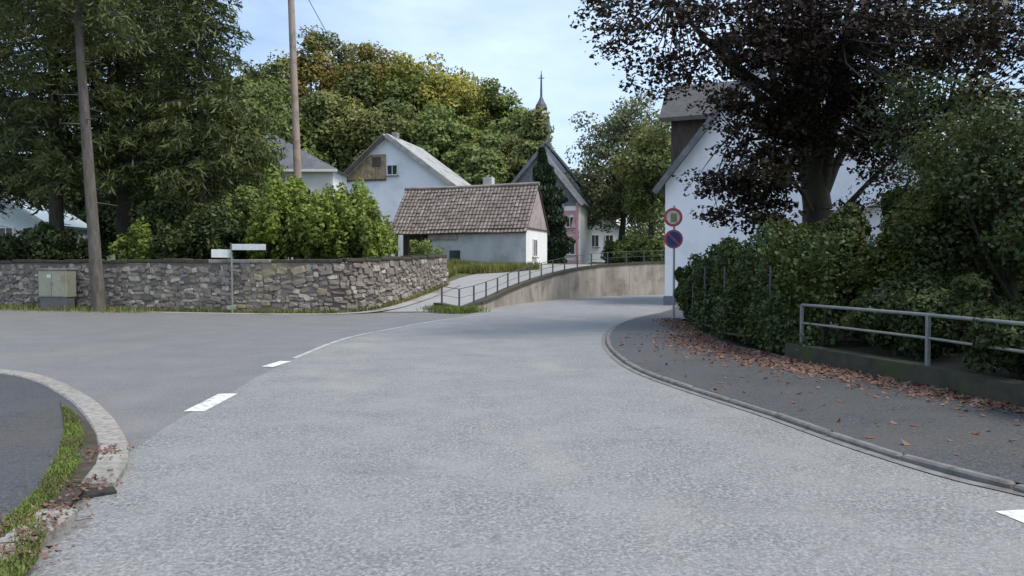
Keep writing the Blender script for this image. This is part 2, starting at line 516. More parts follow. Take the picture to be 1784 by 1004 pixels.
def smooth_line(pts, n=8):
    """Catmull-Rom through the points"""
    P = [Vector(p) for p in pts]
    P = [P[0] * 2 - P[1]] + P + [P[-1] * 2 - P[-2]]
    out = []
    for i in range(1, len(P) - 2):
        for k in range(n):
            t = k / n
            a, b, c, d = P[i - 1], P[i], P[i + 1], P[i + 2]
            out.append(0.5 * ((2 * b) + (c - a) * t + (2 * a - 5 * b + 4 * c - d) * t * t + (3 * b - a - 3 * c + d) * t ** 3))
    out.append(P[-2].copy())
    return out


def offset_line(pts, d):
    """shift a plan polyline to its left by d"""
    out = []
    for i, p in enumerate(pts):
        t = pts[min(i + 1, len(pts) - 1)] - pts[max(i - 1, 0)]
        t.z = 0
        t.normalize()
        out.append(p + Vector((-t.y, t.x, 0)) * d)
    return out


def resample(pts, step):
    L = [0]
    for a, b in zip(pts, pts[1:]): L.append(L[-1] + (b - a).length)
    n = max(1, int(round(L[-1] / step)))
    out = []
    j = 0
    for i in range(n + 1):
        s = L[-1] * i / n
        while j < len(L) - 2 and L[j + 1] < s: j += 1
        t = (s - L[j]) / max(L[j + 1] - L[j], 1e-9)
        out.append(pts[j].lerp(pts[j + 1], t))
    return out


# plan of the two walls that bound the rising path
STONE = [Vector(p) for p in ((-30, 35.6, 0), (-24.5, 32.6, 0), (-16.3, 29.5, 0), (-10.7, 27.9, 0), (-7.7, 27.4, 0), (-5.9, 27.9, 0), (-4.7, 31, 0), (-3.4, 36.3, 0))]
STONE_S = smooth_line(STONE, 6)
RET_PX = [(800, 545), (850, 538), (900, 530), (950, 524), (1000, 519.5), (1050, 516.6), (1100, 515), (1160, 513.3), (1240, 512)]
RET = [G(-0 + 757, 541)] + [G(*p) for p in RET_PX] + [Vector((22, 50.5, 0)), Vector((36, 53, 0)), Vector((60, 56, 0))]
RET_S = smooth_line(RET, 5)


def path_z(y):
    t = min(max((y - 27.2) / (47 - 27.2), 0), 1)
    return -0.02 + 1.92 * (0.25 * t + 0.75 * (t * t * (3 - 2 * t)) * 0.6 + 0.75 * 0.4 * t)


def hill(x, y):
    """raised land behind the walls"""
    z = 1.72 + 0.012 * max(0, y - 38)
    a = min(max((y - 62) / 60, 0), 1)
    a = a * a * (3 - 2 * a)
    s = min(max((14 - x) / 26, 0), 1)
    z += 17 * a * (s * s * (3 - 2 * s))
    return z


sheet('ground', [(-600, -300), (600, -300), (600, 900), (-600, 900)], -0.03, M['meadow'])
side = sheet('side_road', [(-60, -30), (5.0, -30), (5.0, 45), (-60, 45)], 0.0, M['side_asphalt'])

left_px = [(300, 738), (360, 706), (405, 684), (480, 641), (600, 592), (750, 561), (800, 553)]
left_edge = [Vector((-3.6, -14, 0)), Vector((-3.1, -2, 0)), G(60, 970), G(125, 905), G(185, 845), G(214, 800)] + [G(*p) for p in left_px] + [Vector(p) for p in offset_line(RET, -0.02)[2:]]
KERB_R_PX = [(1900, 893), (1784, 861), (1650, 829), (1480, 776), (1340, 726), (1200, 681), (1120, 652), (1078, 627), (1056, 600), (1064, 577), (1105, 557), (1168, 541)]
KERB_R = [Vector((4.2, -14, 0)), Vector((4.1, 0, 0)), Vector((4.05, 3.0, 0))] + [G(*p) for p in KERB_R_PX] + [Vector((9.3, 33.2 + 6.5, 0)), Vector((13, 43.6, 0)), Vector((24, 46, 0)), Vector((60, 50, 0))]
KERB_R_S = smooth_line(KERB_R, 6)
road_poly = smooth_line(left_edge, 5) + list(reversed(KERB_R_S))
sheet('main_road', road_poly, 0.004, M['main_asphalt'])

# pale concrete gutter at the foot of the stone wall
gl = [p for p in STONE_S if p.x > -18]
g1, g2 = offset_line(gl, -0.32), offset_line(gl, -0.95)
m = MB()
for i in range(len(gl) - 1):
    z = [max(path_z(p.y) if p.y > 27.2 and p.x > -6.5 else 0, 0) + 0.006 + 0.014 * (p.x > -6.5) for p in (gl[i], gl[i + 1])]
    m.add([(g1[i].x, g1[i].y, z[0]), (g2[i].x, g2[i].y, z[0]), (g2[i + 1].x, g2[i + 1].y, z[1]), (g1[i + 1].x, g1[i + 1].y, z[1])], [(0, 1, 2, 3)])
m.build('gutter', M['gutter'])['kind'] = 'structure'

# painted markings
def marking(pts, label, z=0.009):
    m = MB()
    m.add([(p.x, p.y, z) for p in pts], [tuple(range(len(pts)))])
    o = m.build('road_marking', M['paint'])
    if o.data.polygons[0].normal.z < 0: o.data.flip_normals()
    return tag(o, label, 'road marking', 'white dashes painted on the road')


def dash(a, b, w, label):
    a, b = G(*a), G(*b)
    t = (b - a).normalized()
    n = Vector((-t.y, t.x, 0)) * w / 2
    return marking([a - n, b - n, b + n, a + n], label)


dash((338, 718), (398, 687), 0.24, 'long white dash nearest the left kerb at the junction')
dash((466, 640), (498, 630), 0.22, 'short white dash, second along the junction line')
ln_pts = smooth_line([G(*p) for p in ((512, 625), (600, 591), (690, 572), (760, 559.5), (850, 547.5))], 6)
la, lb_ = offset_line(ln_pts, 0.05), offset_line(ln_pts, -0.05)
m = MB()
for i in range(len(ln_pts) - 1):
    m.add([(p.x, p.y, 0.009) for p in (la[i], la[i + 1], lb_[i + 1], lb_[i])], [(3, 2, 1, 0)])
tag(m.build('road_marking', M['paint_worn']), 'faint worn white line along the far edge of the bend', 'road marking')
marking([G(1733, 893), G(1850, 940), G(1960, 940), G(1800, 889)], 'white dash cut by the right edge of the photo')

# rising path between stone wall and retaining wall
m = MB()
rows = []
RL = resample(RET_S, 1.0)
for p, q in zip(RL, offset_line(RL, 0.24)):
    # left edge: stone wall where it runs alongside, else 4 m to the left
    nrm = (q - p).normalized()
    left = p + nrm * 4.4
    for a, b in zip(STONE_S, STONE_S[1:]):
        if a.x < -6.5: continue
        if a.y <= p.y <= b.y and b.y > a.y:
            t = (p.y - a.y) / (b.y - a.y)
            left = a.lerp(b, t) + Vector((-0.1, 0, 0))
    rows.append((q, left))
for (q0, l0), (q1, l1) in zip(rows, rows[1:]):
    n = 4
    for k in range(n):
        vs = []
        for q, l, kk in ((q0, l0, k), (q0, l0, k + 1), (q1, l1, k + 1), (q1, l1, k)):
            p = q.lerp(l, kk / n)
            vs.append((p.x, p.y, path_z(p.y) + 0.012))
        m.add(vs, [(0, 1, 2, 3)])
o = m.build('path', M['path'])
o['kind'] = 'structure'
# asphalt apron where the path leaves the side road is the side road itself

# land behind the stone wall, and behind the path
m = MB()
xs = np.concatenate([np.linspace(-220, -32, 18), np.linspace(-30, 12, 43), np.linspace(15, 160, 24)])
ys = np.concatenate([np.linspace(0, 1, 14) ** 1.3 * 34, 34 + np.linspace(0.06, 1, 30) ** 1.6 * 260])


def bound(x):
    """back line where the raised land starts"""
    pts = [Vector((-220, 60, 0))] + [p + Vector((-0.05, 0.22, 0)) for p in STONE_S if p.x < -6.2] + [Vector((-5.7, 28.6, 0)), Vector((-4.95, 31.2, 0)), Vector((-3.75, 36.4, 0)), Vector((-2.9, 40.6, 0)), Vector((0, 42.0, 0)), Vector((3, 44.5, 0)), Vector((5, 47.6, 0)), Vector((8, 50, 0)), Vector((12, 52.2, 0)), Vector((36, 57.5, 0)), Vector((160, 70, 0))]
    for a, b in zip(pts, pts[1:]):
        if a.x <= x <= b.x:
            return a.lerp(b, (x - a.x) / max(b.x - a.x, 1e-6)).y
    return 60


def land_z(x, y):
    b = bound(x)
    t = min(max((y - b) / 5.0, 0), 1)
    z0 = path_z(b) + 0.02 if x > -3.8 else 1.5
    return z0 + (hill(x, y) - z0) * t if x > -3.8 else max(1.5, hill(x, y))


idx = {}
V, Fq = [], []
for i, x in enumerate(xs):
    b = bound(x)
    for j, yy in enumerate(ys):
        idx[i, j] = len(V)
        V.append((x, b + yy, land_z(x, b + yy) + 0.05 * math.sin(x * 1.3 + yy) * min(1, yy)))
for i in range(len(xs) - 1):
    for j in range(len(ys) - 1):
        Fq.append((idx[i, j], idx[i + 1, j], idx[i + 1, j + 1], idx[i, j + 1]))
o = np_mesh('hillside', np.array(V), np.array(Fq), M['meadow'])
o['kind'] = 'structure'

# grassy verge that carries the path's left side up to the raised land
m = MB()
prev = None
for q, l in rows:
    if l.y < 35.2 or l.x < -3.9: continue
    nrm = (l - q).normalized()
    cur = [Vector((l.x, l.y, path_z(l.y) - 0.03)) - nrm * 0.1]
    for k, dd in enumerate((0.5, 1.4, 3.4)):
        p = l + nrm * dd
        cur.append(Vector((p.x, p.y, max(path_z(p.y), land_z(p.x, max(p.y, bound(p.x))) + 0.04) if k else path_z(p.y) + 0.08)))
    if prev:
        for a, b, c, d in zip(prev, prev[1:], cur[1:], cur): m.add([a, b, c, d], [(0, 1, 2, 3)])
    prev = cur
m.build('verge', M['meadow'])['kind'] = 'structure'

# ------------------------------------------------------------------ left pavement with kerb stones
rnd = random.Random(5)
KL_PX = [(-420, 640), (-150, 641), (0, 651), (80, 664), (150, 696), (200, 741), (225, 790), (219, 826), (196, 858), (130, 908), (40, 985), (-80, 1090), (-260, 1300)]
KL = smooth_line([G(*p) for p in KL_PX], 8)
KW = 0.24
inner = offset_line(KL, -KW)
# make sure the offset goes to the pavement side (left/near)
if (inner[len(inner) // 2] - G(0, 800)).length > (KL[len(KL) // 2] - G(0, 800)).length:
    KW = -KW
    inner = offset_line(KL, -KW)
pav_poly = inner + [Vector((-30, 1.2, 0)), Vector((-30, inner[0].y, 0))]
pl = sheet('left_pavement', pav_poly, 0.055, M['walk_asphalt'])


def kerb_stones(line, w, step, top, mat, parent, jit=0.006, skip=lambda c: False, lip=0.0):
    R = resample(line, step)
    I = offset_line(R, -w)
    for i in range(len(R) - 1):
        a, b, c, d = R[i], R[i + 1], I[i + 1], I[i]
        g = (b - a).normalized() * 0.012
        cen = (a + b) / 2
        if skip(cen): continue
        z = top + rnd.uniform(-jit, jit)
        m = MB()
        m.hexa([a + g + Vector((0, 0, -0.05)), b - g + Vector((0, 0, -0.05)), c - g + Vector((0, 0, -0.05)), d + g + Vector((0, 0, -0.05)),
                a + g + Vector((0, 0, z)), b - g + Vector((0, 0, z)), c - g + Vector((0, 0, z)), d + g + Vector((0, 0, z))])
        m.build('kerb_stone', mat, parent, bevel=0.018)


gul = G(170, 868)
kerb_stones(KL, KW, 0.62, 0.075, M['kerb_light'], pl, 0.006, skip=lambda c: c.x < -9 or c.y < 2.2 or (c - gul).length < 0.26)
# gulley mouth where a kerb stone is missing: dark plate for its shaded hollow
t = (KL[60] - KL[58]).normalized()
gm = MB().box(gul + Vector((-0.13, 0.05, 0.016)), (0.4, 0.2, 0.02), (1, 0.75, 0)).build('gulley', M['gulley'])
tag(gm, 'dark plate for the gulley opening in the gap of the left kerb', 'gulley')

# strip of soil between kerb and asphalt
soil_px = [(104, 700), (150, 735), (178, 775), (172, 815), (150, 850), (95, 912), (40, 985), (-40, 1060), (-200, 1060), (-120, 990), (-10, 925), (60, 860), (98, 800), (112, 750)]
sheet('soil_strip', smooth_line([G(*p, 0.06) for p in soil_px] + [G(104, 700, 0.06)], 4)[:-1], 0.062, M['soil'])


def blades(name, pts, h, w, mat, rng, label=None, lean=0.5, parent=None):
    n = len(pts)
    a = rng.random(n) * 2 * math.pi
    hh = h * (0.4 + 0.9 * rng.random(n))[:, None]
    side_ = np.stack([np.cos(a), np.sin(a), np.zeros(n)], 1) * w * (0.6 + 0.8 * rng.random(n))[:, None]
    ln = np.stack([np.cos(a + 1.4), np.sin(a + 1.4), np.zeros(n)], 1) * hh * lean * rng.random(n)[:, None]
    up = np.array([0, 0, 1.0])
    base = pts
    V = np.stack([base - side_, base + side_, base + ln * 0.45 + up * hh * 0.6 + side_ * 0.7, base + ln * 0.45 + up * hh * 0.6 - side_ * 0.7,
                  base + ln + up * hh], axis=1).reshape(-1, 3)
    i = np.arange(n) * 5
    F1 = np.stack([i, i + 1, i + 2, i + 3], 1)
    F2 = np.stack([i + 3, i + 2, i + 4, i + 4], 1)
    V2 = np.concatenate([V, V[4::5]])
    F2[:, 3] = len(V) + np.arange(n)
    o = np_mesh(name, V2, np.concatenate([F1, F2]), mat, parent)
    if label: tag(o, label, 'grass')
    o['kind'] = 'stuff'
    return o


def in_poly(x, y, poly):
    c = np.zeros(len(x), bool)
    n = len(poly)
    for i in range(n):
        x1, y1 = poly[i][0], poly[i][1]
        x2, y2 = poly[(i + 1) % n][0], poly[(i + 1) % n][1]
        cond = ((y1 > y) != (y2 > y))
        with np.errstate(divide='ignore', invalid='ignore'):
            xi = (x2 - x1) * (y - y1) / (y2 - y1 + 1e-12) + x1
        c ^= cond & (x < xi)
    return c


def scatter_poly(poly, n, rng, z=0.0):
    P = np.array([(p[0], p[1]) for p in poly])
    lo, hi = P.min(0), P.max(0)
    q = lo + rng.random((n * 6, 2)) * (hi - lo)
    q = q[in_poly(q[:, 0], q[:, 1], P)][:n]
    return np.column_stack([q, np.full(len(q), z)])


R1 = np.random.default_rng(11)
gp_px = [(108, 706), (136, 728), (146, 770), (138, 812), (112, 850), (62, 900), (80, 930), (62, 985), (-30, 1060), (-180, 1060), (-110, 985), (-6, 925), (58, 862), (100, 800), (114, 750)]
pts = scatter_poly([G(*p, 0.06) for p in gp_px], 34000, R1, 0.058)
cl = np.array([[math.sin(p[0] * 9) + math.sin(p[1] * 7 + p[0] * 4) + 0.6 * math.sin(p[0] * 23 + p[1] * 17)] for p in pts]).ravel()
pts = pts[cl + R1.normal(size=len(pts)) * 0.5 > -0.9]
blades('grass', pts, 0.034, 0.005, M['grass'], R1, 'short bright moss and grass along the left kerb', 1.2)

# ------------------------------------------------------------------ right pavement with kerb stones
WALL_R = [Vector(p) for p in ((5.95, -2, 0), (5.9, 4, 0), (5.85, 8.3, 0), (5.65, 10.0, 0), (5.0, 12.7, 0), (4.95, 13.4, 0))]
HEDGE_F = [Vector(p) for p in ((4.95, 13.4, 0), (4.55, 15.6, 0), (4.7, 18, 0), (5.05, 21, 0), (5.35, 23.4, 0))]
KR = [p for p in KERB_R_S if -4 < p.y < 40]
Kin = offset_line(KR, -0.09)
if Kin[10].x < KR[10].x: Kin = offset_line(KR, 0.09)
rp_poly = Kin + [Vector((14, 40, 0)), Vector((14, 24, 0)), Vector((6.4, 24, 0))] + list(reversed(HEDGE_F)) + list(reversed(WALL_R)) + [Vector((5.95, -4, 0))]
pr = sheet('right_pavement', rp_poly, 0.05, M['walk_asphalt'])
kerb_stones([p for p in KR if p.y > 2.5 and p.y < 36], 0.095 if Kin[10].x > KR[10].x and (offset_line(KR, -0.09)[10].x > KR[10].x) else -0.095, 0.95, 0.056, M['kerb_grey'], pr, 0.005)
# gutter strip in front of the right kerb
Kg = offset_line(KR, 0.1 if offset_line(KR, -0.09)[10].x > KR[10].x else -0.1)
m = MB()
for i in range(len(KR) - 1):
    if KR[i].y < 1 or KR[i].y > 36: continue
    m.add([(p.x, p.y, 0.012) for p in (KR[i], KR[i + 1], Kg[i + 1], Kg[i])], [(0, 1, 2, 3)])
m.build('gutter_strip', M['kerb_grey'])['kind'] = 'structure'

# low mossy wall under the railing
m = MB()
back = offset_line(WALL_R, -0.3)
if back[2].x < WALL_R[2].x: back = offset_line(WALL_R, 0.3)
for i in range(len(WALL_R) - 1):
    a, b, c, d = WALL_R[i], WALL_R[i + 1], back[i + 1], back[i]
    m.hexa([a, b, c, d] + [p + Vector((0, 0, 0.31)) for p in (a, b, c, d)])
tag(m.build('low_wall', M['moss_wall']), 'low dark mossy wall carrying the metal railing on the right', 'wall')
garden = [back[0], *back[1:], *HEDGE_F[1:], Vector((6.4, 24, 0)), Vector((40, 24, 0)), Vector((40, -2, 0))]
sheet('garden_soil', garden, 0.26, M['soil'])

# ------------------------------------------------------------------ foliage builders
def ell(rng, n, shell=0.0):
    d = unit(rng.normal(size=(n, 3)))
    r = (shell ** 3 + (1 - shell ** 3) * rng.random(n)) ** (1 / 3)
    return d * r[:, None]


def clumps_to_leaves(C, R, per, rng, shell=0.35):
    """C (k,3) centres, R (k,3) radii"""
    k = len(C)
    idx = np.repeat(np.arange(k), per)
    e = ell(rng, len(idx), shell)
    return C[idx] + e * R[idx], unit(e)


def limb_path(a, b, rng, sag=0.12, n=5):
    a, b = np.array(a), np.array(b)
    L = np.linalg.norm(b - a)
    mid = rng.normal(size=3) * L * 0.06
    out = []
    for i in range(n):
        t = i / (n - 1)
        p = a + (b - a) * t + mid * math.sin(math.pi * t)
        p[2] += L * sag * math.sin(math.pi * t) * -0.5 + L * 0.1 * (t ** 0.6 - t)
        out.append(Vector(p))
    return out


def tree(name, label, base, crown_c, crown_r, mat, bark, seed, group=None, cat='tree', trunk_r=0.3, nclump=60, per=120, leaf=0.4,
         clump_r=0.26, limbs=10, shell=0.55, fork=0.45, trunk_top=0.75, lean=(0, 0)):
    rng = np.random.default_rng(seed)
    base = Vector(base)
    root = thing(name, label, cat, base, group)
    cc, cr = np.array(crown_c, float), np.array(crown_r, float)
    # uneven envelope: lumps pushed in and out
    d = unit(rng.normal(size=(nclump, 3)))
    lob = 1 + 0.16 * np.sin(d[:, 0] * 5 + seed) + 0.13 * np.sin(d[:, 2] * 6 + d[:, 1] * 4 + seed * 2)
    rr = shell + (1 - shell) * rng.random(nclump) ** 0.7
    C = cc + d * cr * (rr * lob * (1 - clump_r * 0.6))[:, None]
    R = cr.mean() * clump_r * (0.65 + 0.7 * rng.random((nclump, 1))) * np.array([[1.15, 1.15, 0.8]])
    P, E = clumps_to_leaves(C, R, per, rng)
    V, Fq = leaf_quads(P, leaf, rng, out=E + 0.5 * unit(P - cc))
    # trunk with limbs
    m = MB()
    top = np.array([cc[0] + lean[0], cc[1] + lean[1], base.z + (cc[2] - base.z) * (1 + 0.5 * trunk_top)])
    nb = 7
    path, rad = [], []
    for i in range(nb):
        t = i / (nb - 1)
        q = np.array(base) * (1 - t) + top * t
        q[:2] += rng.normal(size=2) * trunk_r * 0.25 * (0 < i)
        path.append(Vector(q) - Vector((0, 0, 0.15 if i == 0 else 0)))
        rad.append(trunk_r * ((1.25 if i == 0 else 1) - 0.8 * t))
    m.tube(path, rad, 10)
    order = rng.permutation(nclump)[:limbs]
    for k in order:
        t = fork + (0.95 - fork) * rng.random()
        j = min(int(t * (nb - 1)), nb - 2)
        s = path[j].lerp(path[j + 1], t * (nb - 1) - j)
        r0 = trunk_r * (0.5 - 0.3 * t)
        m.tube(limb_path(s, C[k], rng), [r0, r0 * 0.8, r0 * 0.6, r0 * 0.4, r0 * 0.15], 6)
    m.build('trunk', bark, root, recalc=False)
    np_mesh('crown', V, Fq, mat, root)
    return root


def spruce(label, base, h, r, cb, seed, group, trunk_r=0.28, mat=None, bark=None, lean=(0, 0), step=0.42, per=105, needle=0.36, name='spruce_tree'):
    rng = np.random.default_rng(seed)
    base = Vector(base)
    root = thing(name, label, 'tree', base, group)
    m = MB()
    tops = Vector((base.x + lean[0], base.y + lean[1], base.z + h))
    ax = lambda t: base.lerp(tops, t)
    m.tube([ax(t) - Vector((0, 0, 0.15 if t == 0 else 0)) for t in (0, 0.1, 0.3, 0.6, 0.85, 1)], [trunk_r * 1.25, trunk_r, trunk_r * 0.85, trunk_r * 0.55, trunk_r * 0.25, 0.02], 10)
    PP, AX = [], []
    z = cb
    while z < h - 0.3:
        f = (h - z) / (h - cb)
        nb = int(5 + 3 * f)
        a0 = rng.random() * 6.28
        for k in range(nb):
            if rng.random() < 0.08: continue
            az = a0 + 2 * math.pi * k / nb + rng.normal() * 0.25
            L = r * (f ** 0.65) * (0.55 + 0.55 * rng.random())
            if L < 0.25: continue
            zz = z + rng.normal() * 0.2
            s = np.array(ax(min(zz / h, 1)))
            dr = np.array([math.cos(az), math.sin(az), 0])
            bp = lambda t: s + dr * L * t + np.array([0, 0, L * (0.10 * t - 0.42 * t * t + 0.10 * t ** 3)])
            m.tube([Vector(bp(t)) for t in (0, 0.35, 0.7, 0.97)], [0.05 * f + 0.015, 0.035 * f + 0.012, 0.02, 0.006], 5, cap=False)
            n = int(per * L / 2.2)
            t = 0.12 + 0.9 * rng.random(n) ** 0.8
            sidev = np.array([-dr[1], dr[0], 0])
            w = (0.24 * L * (1.12 - t) + 0.10) * rng.normal(size=n) * 0.75
            p = np.array([bp(x) for x in t]) + sidev[None] * w[:, None]
            hang = np.abs(rng.normal(size=n)) * 0.28
            p[:, 2] -= hang + 0.22 * np.abs(w)
            PP.append(p)
            AX.append(dr[None] * 0.55 + sidev[None] * np.sign(w)[:, None] * 0.7 + np.array([[0, 0, -0.55]]))
        z += step * (0.75 + 0.5 * rng.random())
    for k in range(10):                         # dead stubs below the crown
        zz = cb * (0.35 + 0.6 * rng.random())
        az = rng.random() * 6.28
        s = ax(zz / h)
        m.tube([s, s + Vector((math.cos(az) * 0.9, math.sin(az) * 0.9, -0.1))], [0.03, 0.008], 5, cap=False)
    m.build('trunk', bark or M['bark_dark'], root, recalc=False)
    V, Fq = leaf_quads(np.concatenate(PP), needle, rng, aspect=0.2, axis=np.concatenate(AX), up_bias=0.8)
    np_mesh('crown', V, Fq, mat or M['lf_spruce'], root)
    return root


def shrub(label, base, C, R, per, leaf, mat, seed, group=None, name='shrub', shell=0.4, stems=6, cat='shrub', aspect=0.6):
    rng = np.random.default_rng(seed)
    base = Vector(base)
    root = thing(name, label, cat, base, group)
    C, R = np.array(C, float), np.array(R, float)
    # break every lobe into small tufts so that the outline is ragged
    cs, rs = [], []
    for c, r in zip(C, R):
        n = 26
        d = ell(rng, n, 0.55)
        cs.append(c + d * r * 0.85)
        rs.append(np.repeat(r[None] * 0.34, n, 0) * (0.55 + 0.9 * rng.random((n, 1))))
    cs, rs = np.concatenate(cs), np.concatenate(rs)
    P, E = clumps_to_leaves(cs, rs, max(1, per // 26), rng, shell)
    ok = P[:, 2] > base.z + 0.02
    P, E = P[ok], E[ok]
    V, Fq = leaf_quads(P, leaf, rng, aspect=aspect, out=E, jitter=0.65)
    m = MB()
    for k in range(stems):
        c = C[k % len(C)] + rng.normal(size=3) * R[k % len(R)] * 0.35
        b = Vector((base.x + (c[0] - base.x) * 0.45, base.y + (c[1] - base.y) * 0.45, base.z - 0.1))
        m.tube(limb_path(b, c, rng, 0.0), [0.05, 0.04, 0.03, 0.02, 0.008], 5, cap=False)
    m.build('stem', M['bark_dark'], root, recalc=False)
    np_mesh('foliage', V, Fq, mat, root)
    return root


# ------------------------------------------------------------------ stone wall on the left
def wall_top(p):
    if p.x < -6: return 1.93 + 0.0 * p.x
    t = (p.y - 27.9) / (36.3 - 27.9)
    return 1.97 + 0.30 * max(0, min(1, t))


def wall_base(p):
    return path_z(p.y) if p.x > -6.5 else 0.0


sw = thing('stone_wall', 'rough rubble stone garden wall curving along the side road', 'wall', STONE_S[24] + Vector((0, 0, 0)))
SL = resample(STONE_S, 0.5)
core_f, core_b = offset_line(SL, -0.2), offset_line(SL, 0.2)
m = MB()
for i in range(len(SL) - 1):
    zb = [wall_base(SL[i]) - 0.1, wall_base(SL[i + 1]) - 0.1]
    zt = [wall_top(SL[i]) - 0.06, wall_top(SL[i + 1]) - 0.06]
    a, b, c, d = core_f[i], core_f[i + 1], core_b[i + 1], core_b[i]
    m.hexa([Vector((a.x, a.y, zb[0])), Vector((b.x, b.y, zb[1])), Vector((c.x, c.y, zb[1])), Vector((d.x, d.y, zb[0])),
            Vector((a.x, a.y, zt[0])), Vector((b.x, b.y, zt[1])), Vector((c.x, c.y, zt[1])), Vector((d.x, d.y, zt[0]))])
m.build('mortar_core', M['mortar'], sw)
# shared rubble stone meshes
variants, tan_variants = [], []
rs = random.Random(3)
for k in range(10):
    bm = bmesh.new()
    bmesh.ops.create_cube(bm, size=1.0)
    bmesh.ops.bevel(bm, geom=list(bm.edges), offset=0.16, segments=1, affect='EDGES')
    for v in bm.verts:
        v.co += Vector((rs.uniform(-.13, .13), rs.uniform(-.13, .13), rs.uniform(-.13, .13)))
    me = bpy.data.meshes.new('stone')
    bm.to_mesh(me)
    bm.free()
    me.materials.append(M['stone'])
    variants.append(me)
    mt_ = me.copy()
    mt_.materials[0] = M['stone_tan']
    tan_variants.append(mt_)
# courses of stones of uneven length
Ls = [0]
for a, b in zip(STONE_S, STONE_S[1:]): Ls.append(Ls[-1] + (b - a).length)


def along(s):
    for i in range(len(Ls) - 1):
        if s <= Ls[i + 1]:
            t = (s - Ls[i]) / (Ls[i + 1] - Ls[i])
            p = STONE_S[i].lerp(STONE_S[i + 1], t)
            d = (STONE_S[i + 1] - STONE_S[i]).normalized()
            return p, d
    return STONE_S[-1], (STONE_S[-1] - STONE_S[-2]).normalized()


stones = []
zrel = 0.0
while zrel < 1.9:
    hh = rs.uniform(0.11, 0.2)
    s = rs.uniform(0, 0.3)
    while s < Ls[-1] - 0.2:
        ln = rs.choice((rs.uniform(0.11, 0.22), rs.uniform(0.17, 0.32), rs.uniform(0.28, 0.5)))
        p, d = along(s + ln / 2)
        base_z, top_z = wall_base(p), wall_top(p) - 0.08
        zc = base_z + zrel + hh / 2 + 0.07 * math.sin(s * 1.7 + zrel * 3) + rs.uniform(-0.06, 0.06)
        if zc + hh * 0.45 < top_z:
            n = Vector((d.y, -d.x, 0))
            stones.append((p + n * (0.175 + rs.uniform(-0.03, 0.035)) + Vector((0, 0, zc)), d, ln, hh * rs.uniform(0.6, 1.35)))
        s += ln + 0.012
    zrel += hh + 0.01
vis = [q for q in stones if -21.5 < q[0].x]
vis.sort(key=lambda q: -q[2] * q[3] / q[0].y ** 2)
org = world_origin(sw)
rest = MB()
for i, (c, d, ln, hh) in enumerate(vis + [q for q in stones if q[0].x <= -21.5]):
    ang = math.atan2(d.y, d.x)
    tilt = rs.uniform(-0.28, 0.28)
    if i < 300:
        spx = CX + F * c.x / c.y
        o = bpy.data.objects.new('stone', (tan_variants if rs.random() < 0.75 * math.exp(-((spx - 475) / 45) ** 2) else variants)[i % 10])
        COL.objects.link(o)
        o.parent = sw
        o.location = c - org
        o.rotation_euler = (0, tilt, ang)
        o.scale = (ln, 0.16, hh)
    else:
        v = variants[rs.randrange(10)]
        mt = Matrix.Translation(c) @ Matrix.Rotation(ang, 4, 'Z') @ Matrix.Rotation(tilt, 4, 'Y') @ Matrix.Diagonal((ln, 0.16, hh, 1))
        rest.add([mt @ w.co for w in v.vertices], [tuple(f.vertices) for f in v.polygons])
rest.build('small_stones', M['stone_isl'], sw)['kind'] = 'stuff'
# coping: pale slabs over the middle, dark mossy stones elsewhere
s = 0.0
while s < Ls[-1] - 0.1:
    ln = rs.uniform(0.7, 1.1)
    ln = min(ln, Ls[-1] - s)
    p, d = along(s + ln / 2)
    px = CX + F * p.x / p.y
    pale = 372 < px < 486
    zt = wall_top(p)
    wv = rs.uniform(-0.02, 0.03) * (0 if pale else 1)
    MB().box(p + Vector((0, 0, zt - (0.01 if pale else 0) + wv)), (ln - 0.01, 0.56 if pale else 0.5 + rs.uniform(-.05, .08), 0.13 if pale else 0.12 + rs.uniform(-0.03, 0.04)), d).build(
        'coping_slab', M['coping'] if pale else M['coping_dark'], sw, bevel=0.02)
    s += ln

# grass and weeds at the foot of the wall
R2 = np.random.default_rng(21)
pp = []
for i in range(9000):
    s = R2.random() * Ls[-1]
    p, d = along(s)
    n = Vector((d.y, -d.x, 0))
    w = abs(R2.normal()) * (0.6 if p.x < -13.5 else 0.07)
    if p.x > -13.5 and R2.random() < 0.55: continue
    q = p + n * (0.25 + w)
    pp.append((q.x, q.y, wall_base(q)))
blades('grass', np.array(pp), 0.2, 0.014, M['grass_dry'], R2, 'ragged grass at the foot of the stone wall', 0.9)

# ------------------------------------------------------------------ cabinet, street name sign
c0 = G(95, 524)
c0 = Vector((AT(95, 524, 29.2).x, 29.4, 0))
cab = thing('utility_cabinet', 'olive grey utility cabinet standing against the stone wall', 'cabinet', c0)
wdt = 1.38
MB().box(c0 + Vector((0, 0, 0.24)), (wdt * 0.94, 0.42, 0.56), (1, -0.28, 0)).build('plinth', M['cabinet_base'], cab, bevel=0.02)
MB().box(c0 + Vector((0, 0, 1.05)), (wdt, 0.5, 1.06), (1, -0.28, 0)).build('housing', M['cabinet'], cab, bevel=0.02)
MB().box(c0 + Vector((0, 0, 1.62)), (wdt + 0.08, 0.58, 0.07), (1, -0.28, 0)).build('lid', M['coping'], cab, bevel=0.02)
ax = Vector((1, -0.28, 0)).normalized()
fn = Vector((ax.y, -ax.x, 0))
for k in (-1, 1):
    dr = MB().box(c0 + ax * (k * wdt * 0.235) + fn * 0.262 + Vector((0, 0, 1.04)), (wdt * 0.44, 0.02, 0.94), ax).build('door', M['cabinet'], cab, bevel=0.006)
    MB().box(c0 + ax * (k * 0.07) + fn * 0.285 + Vector((0, 0, 1.06)), (0.025, 0.02, 0.1), ax).build('handle', M['metal'], dr)
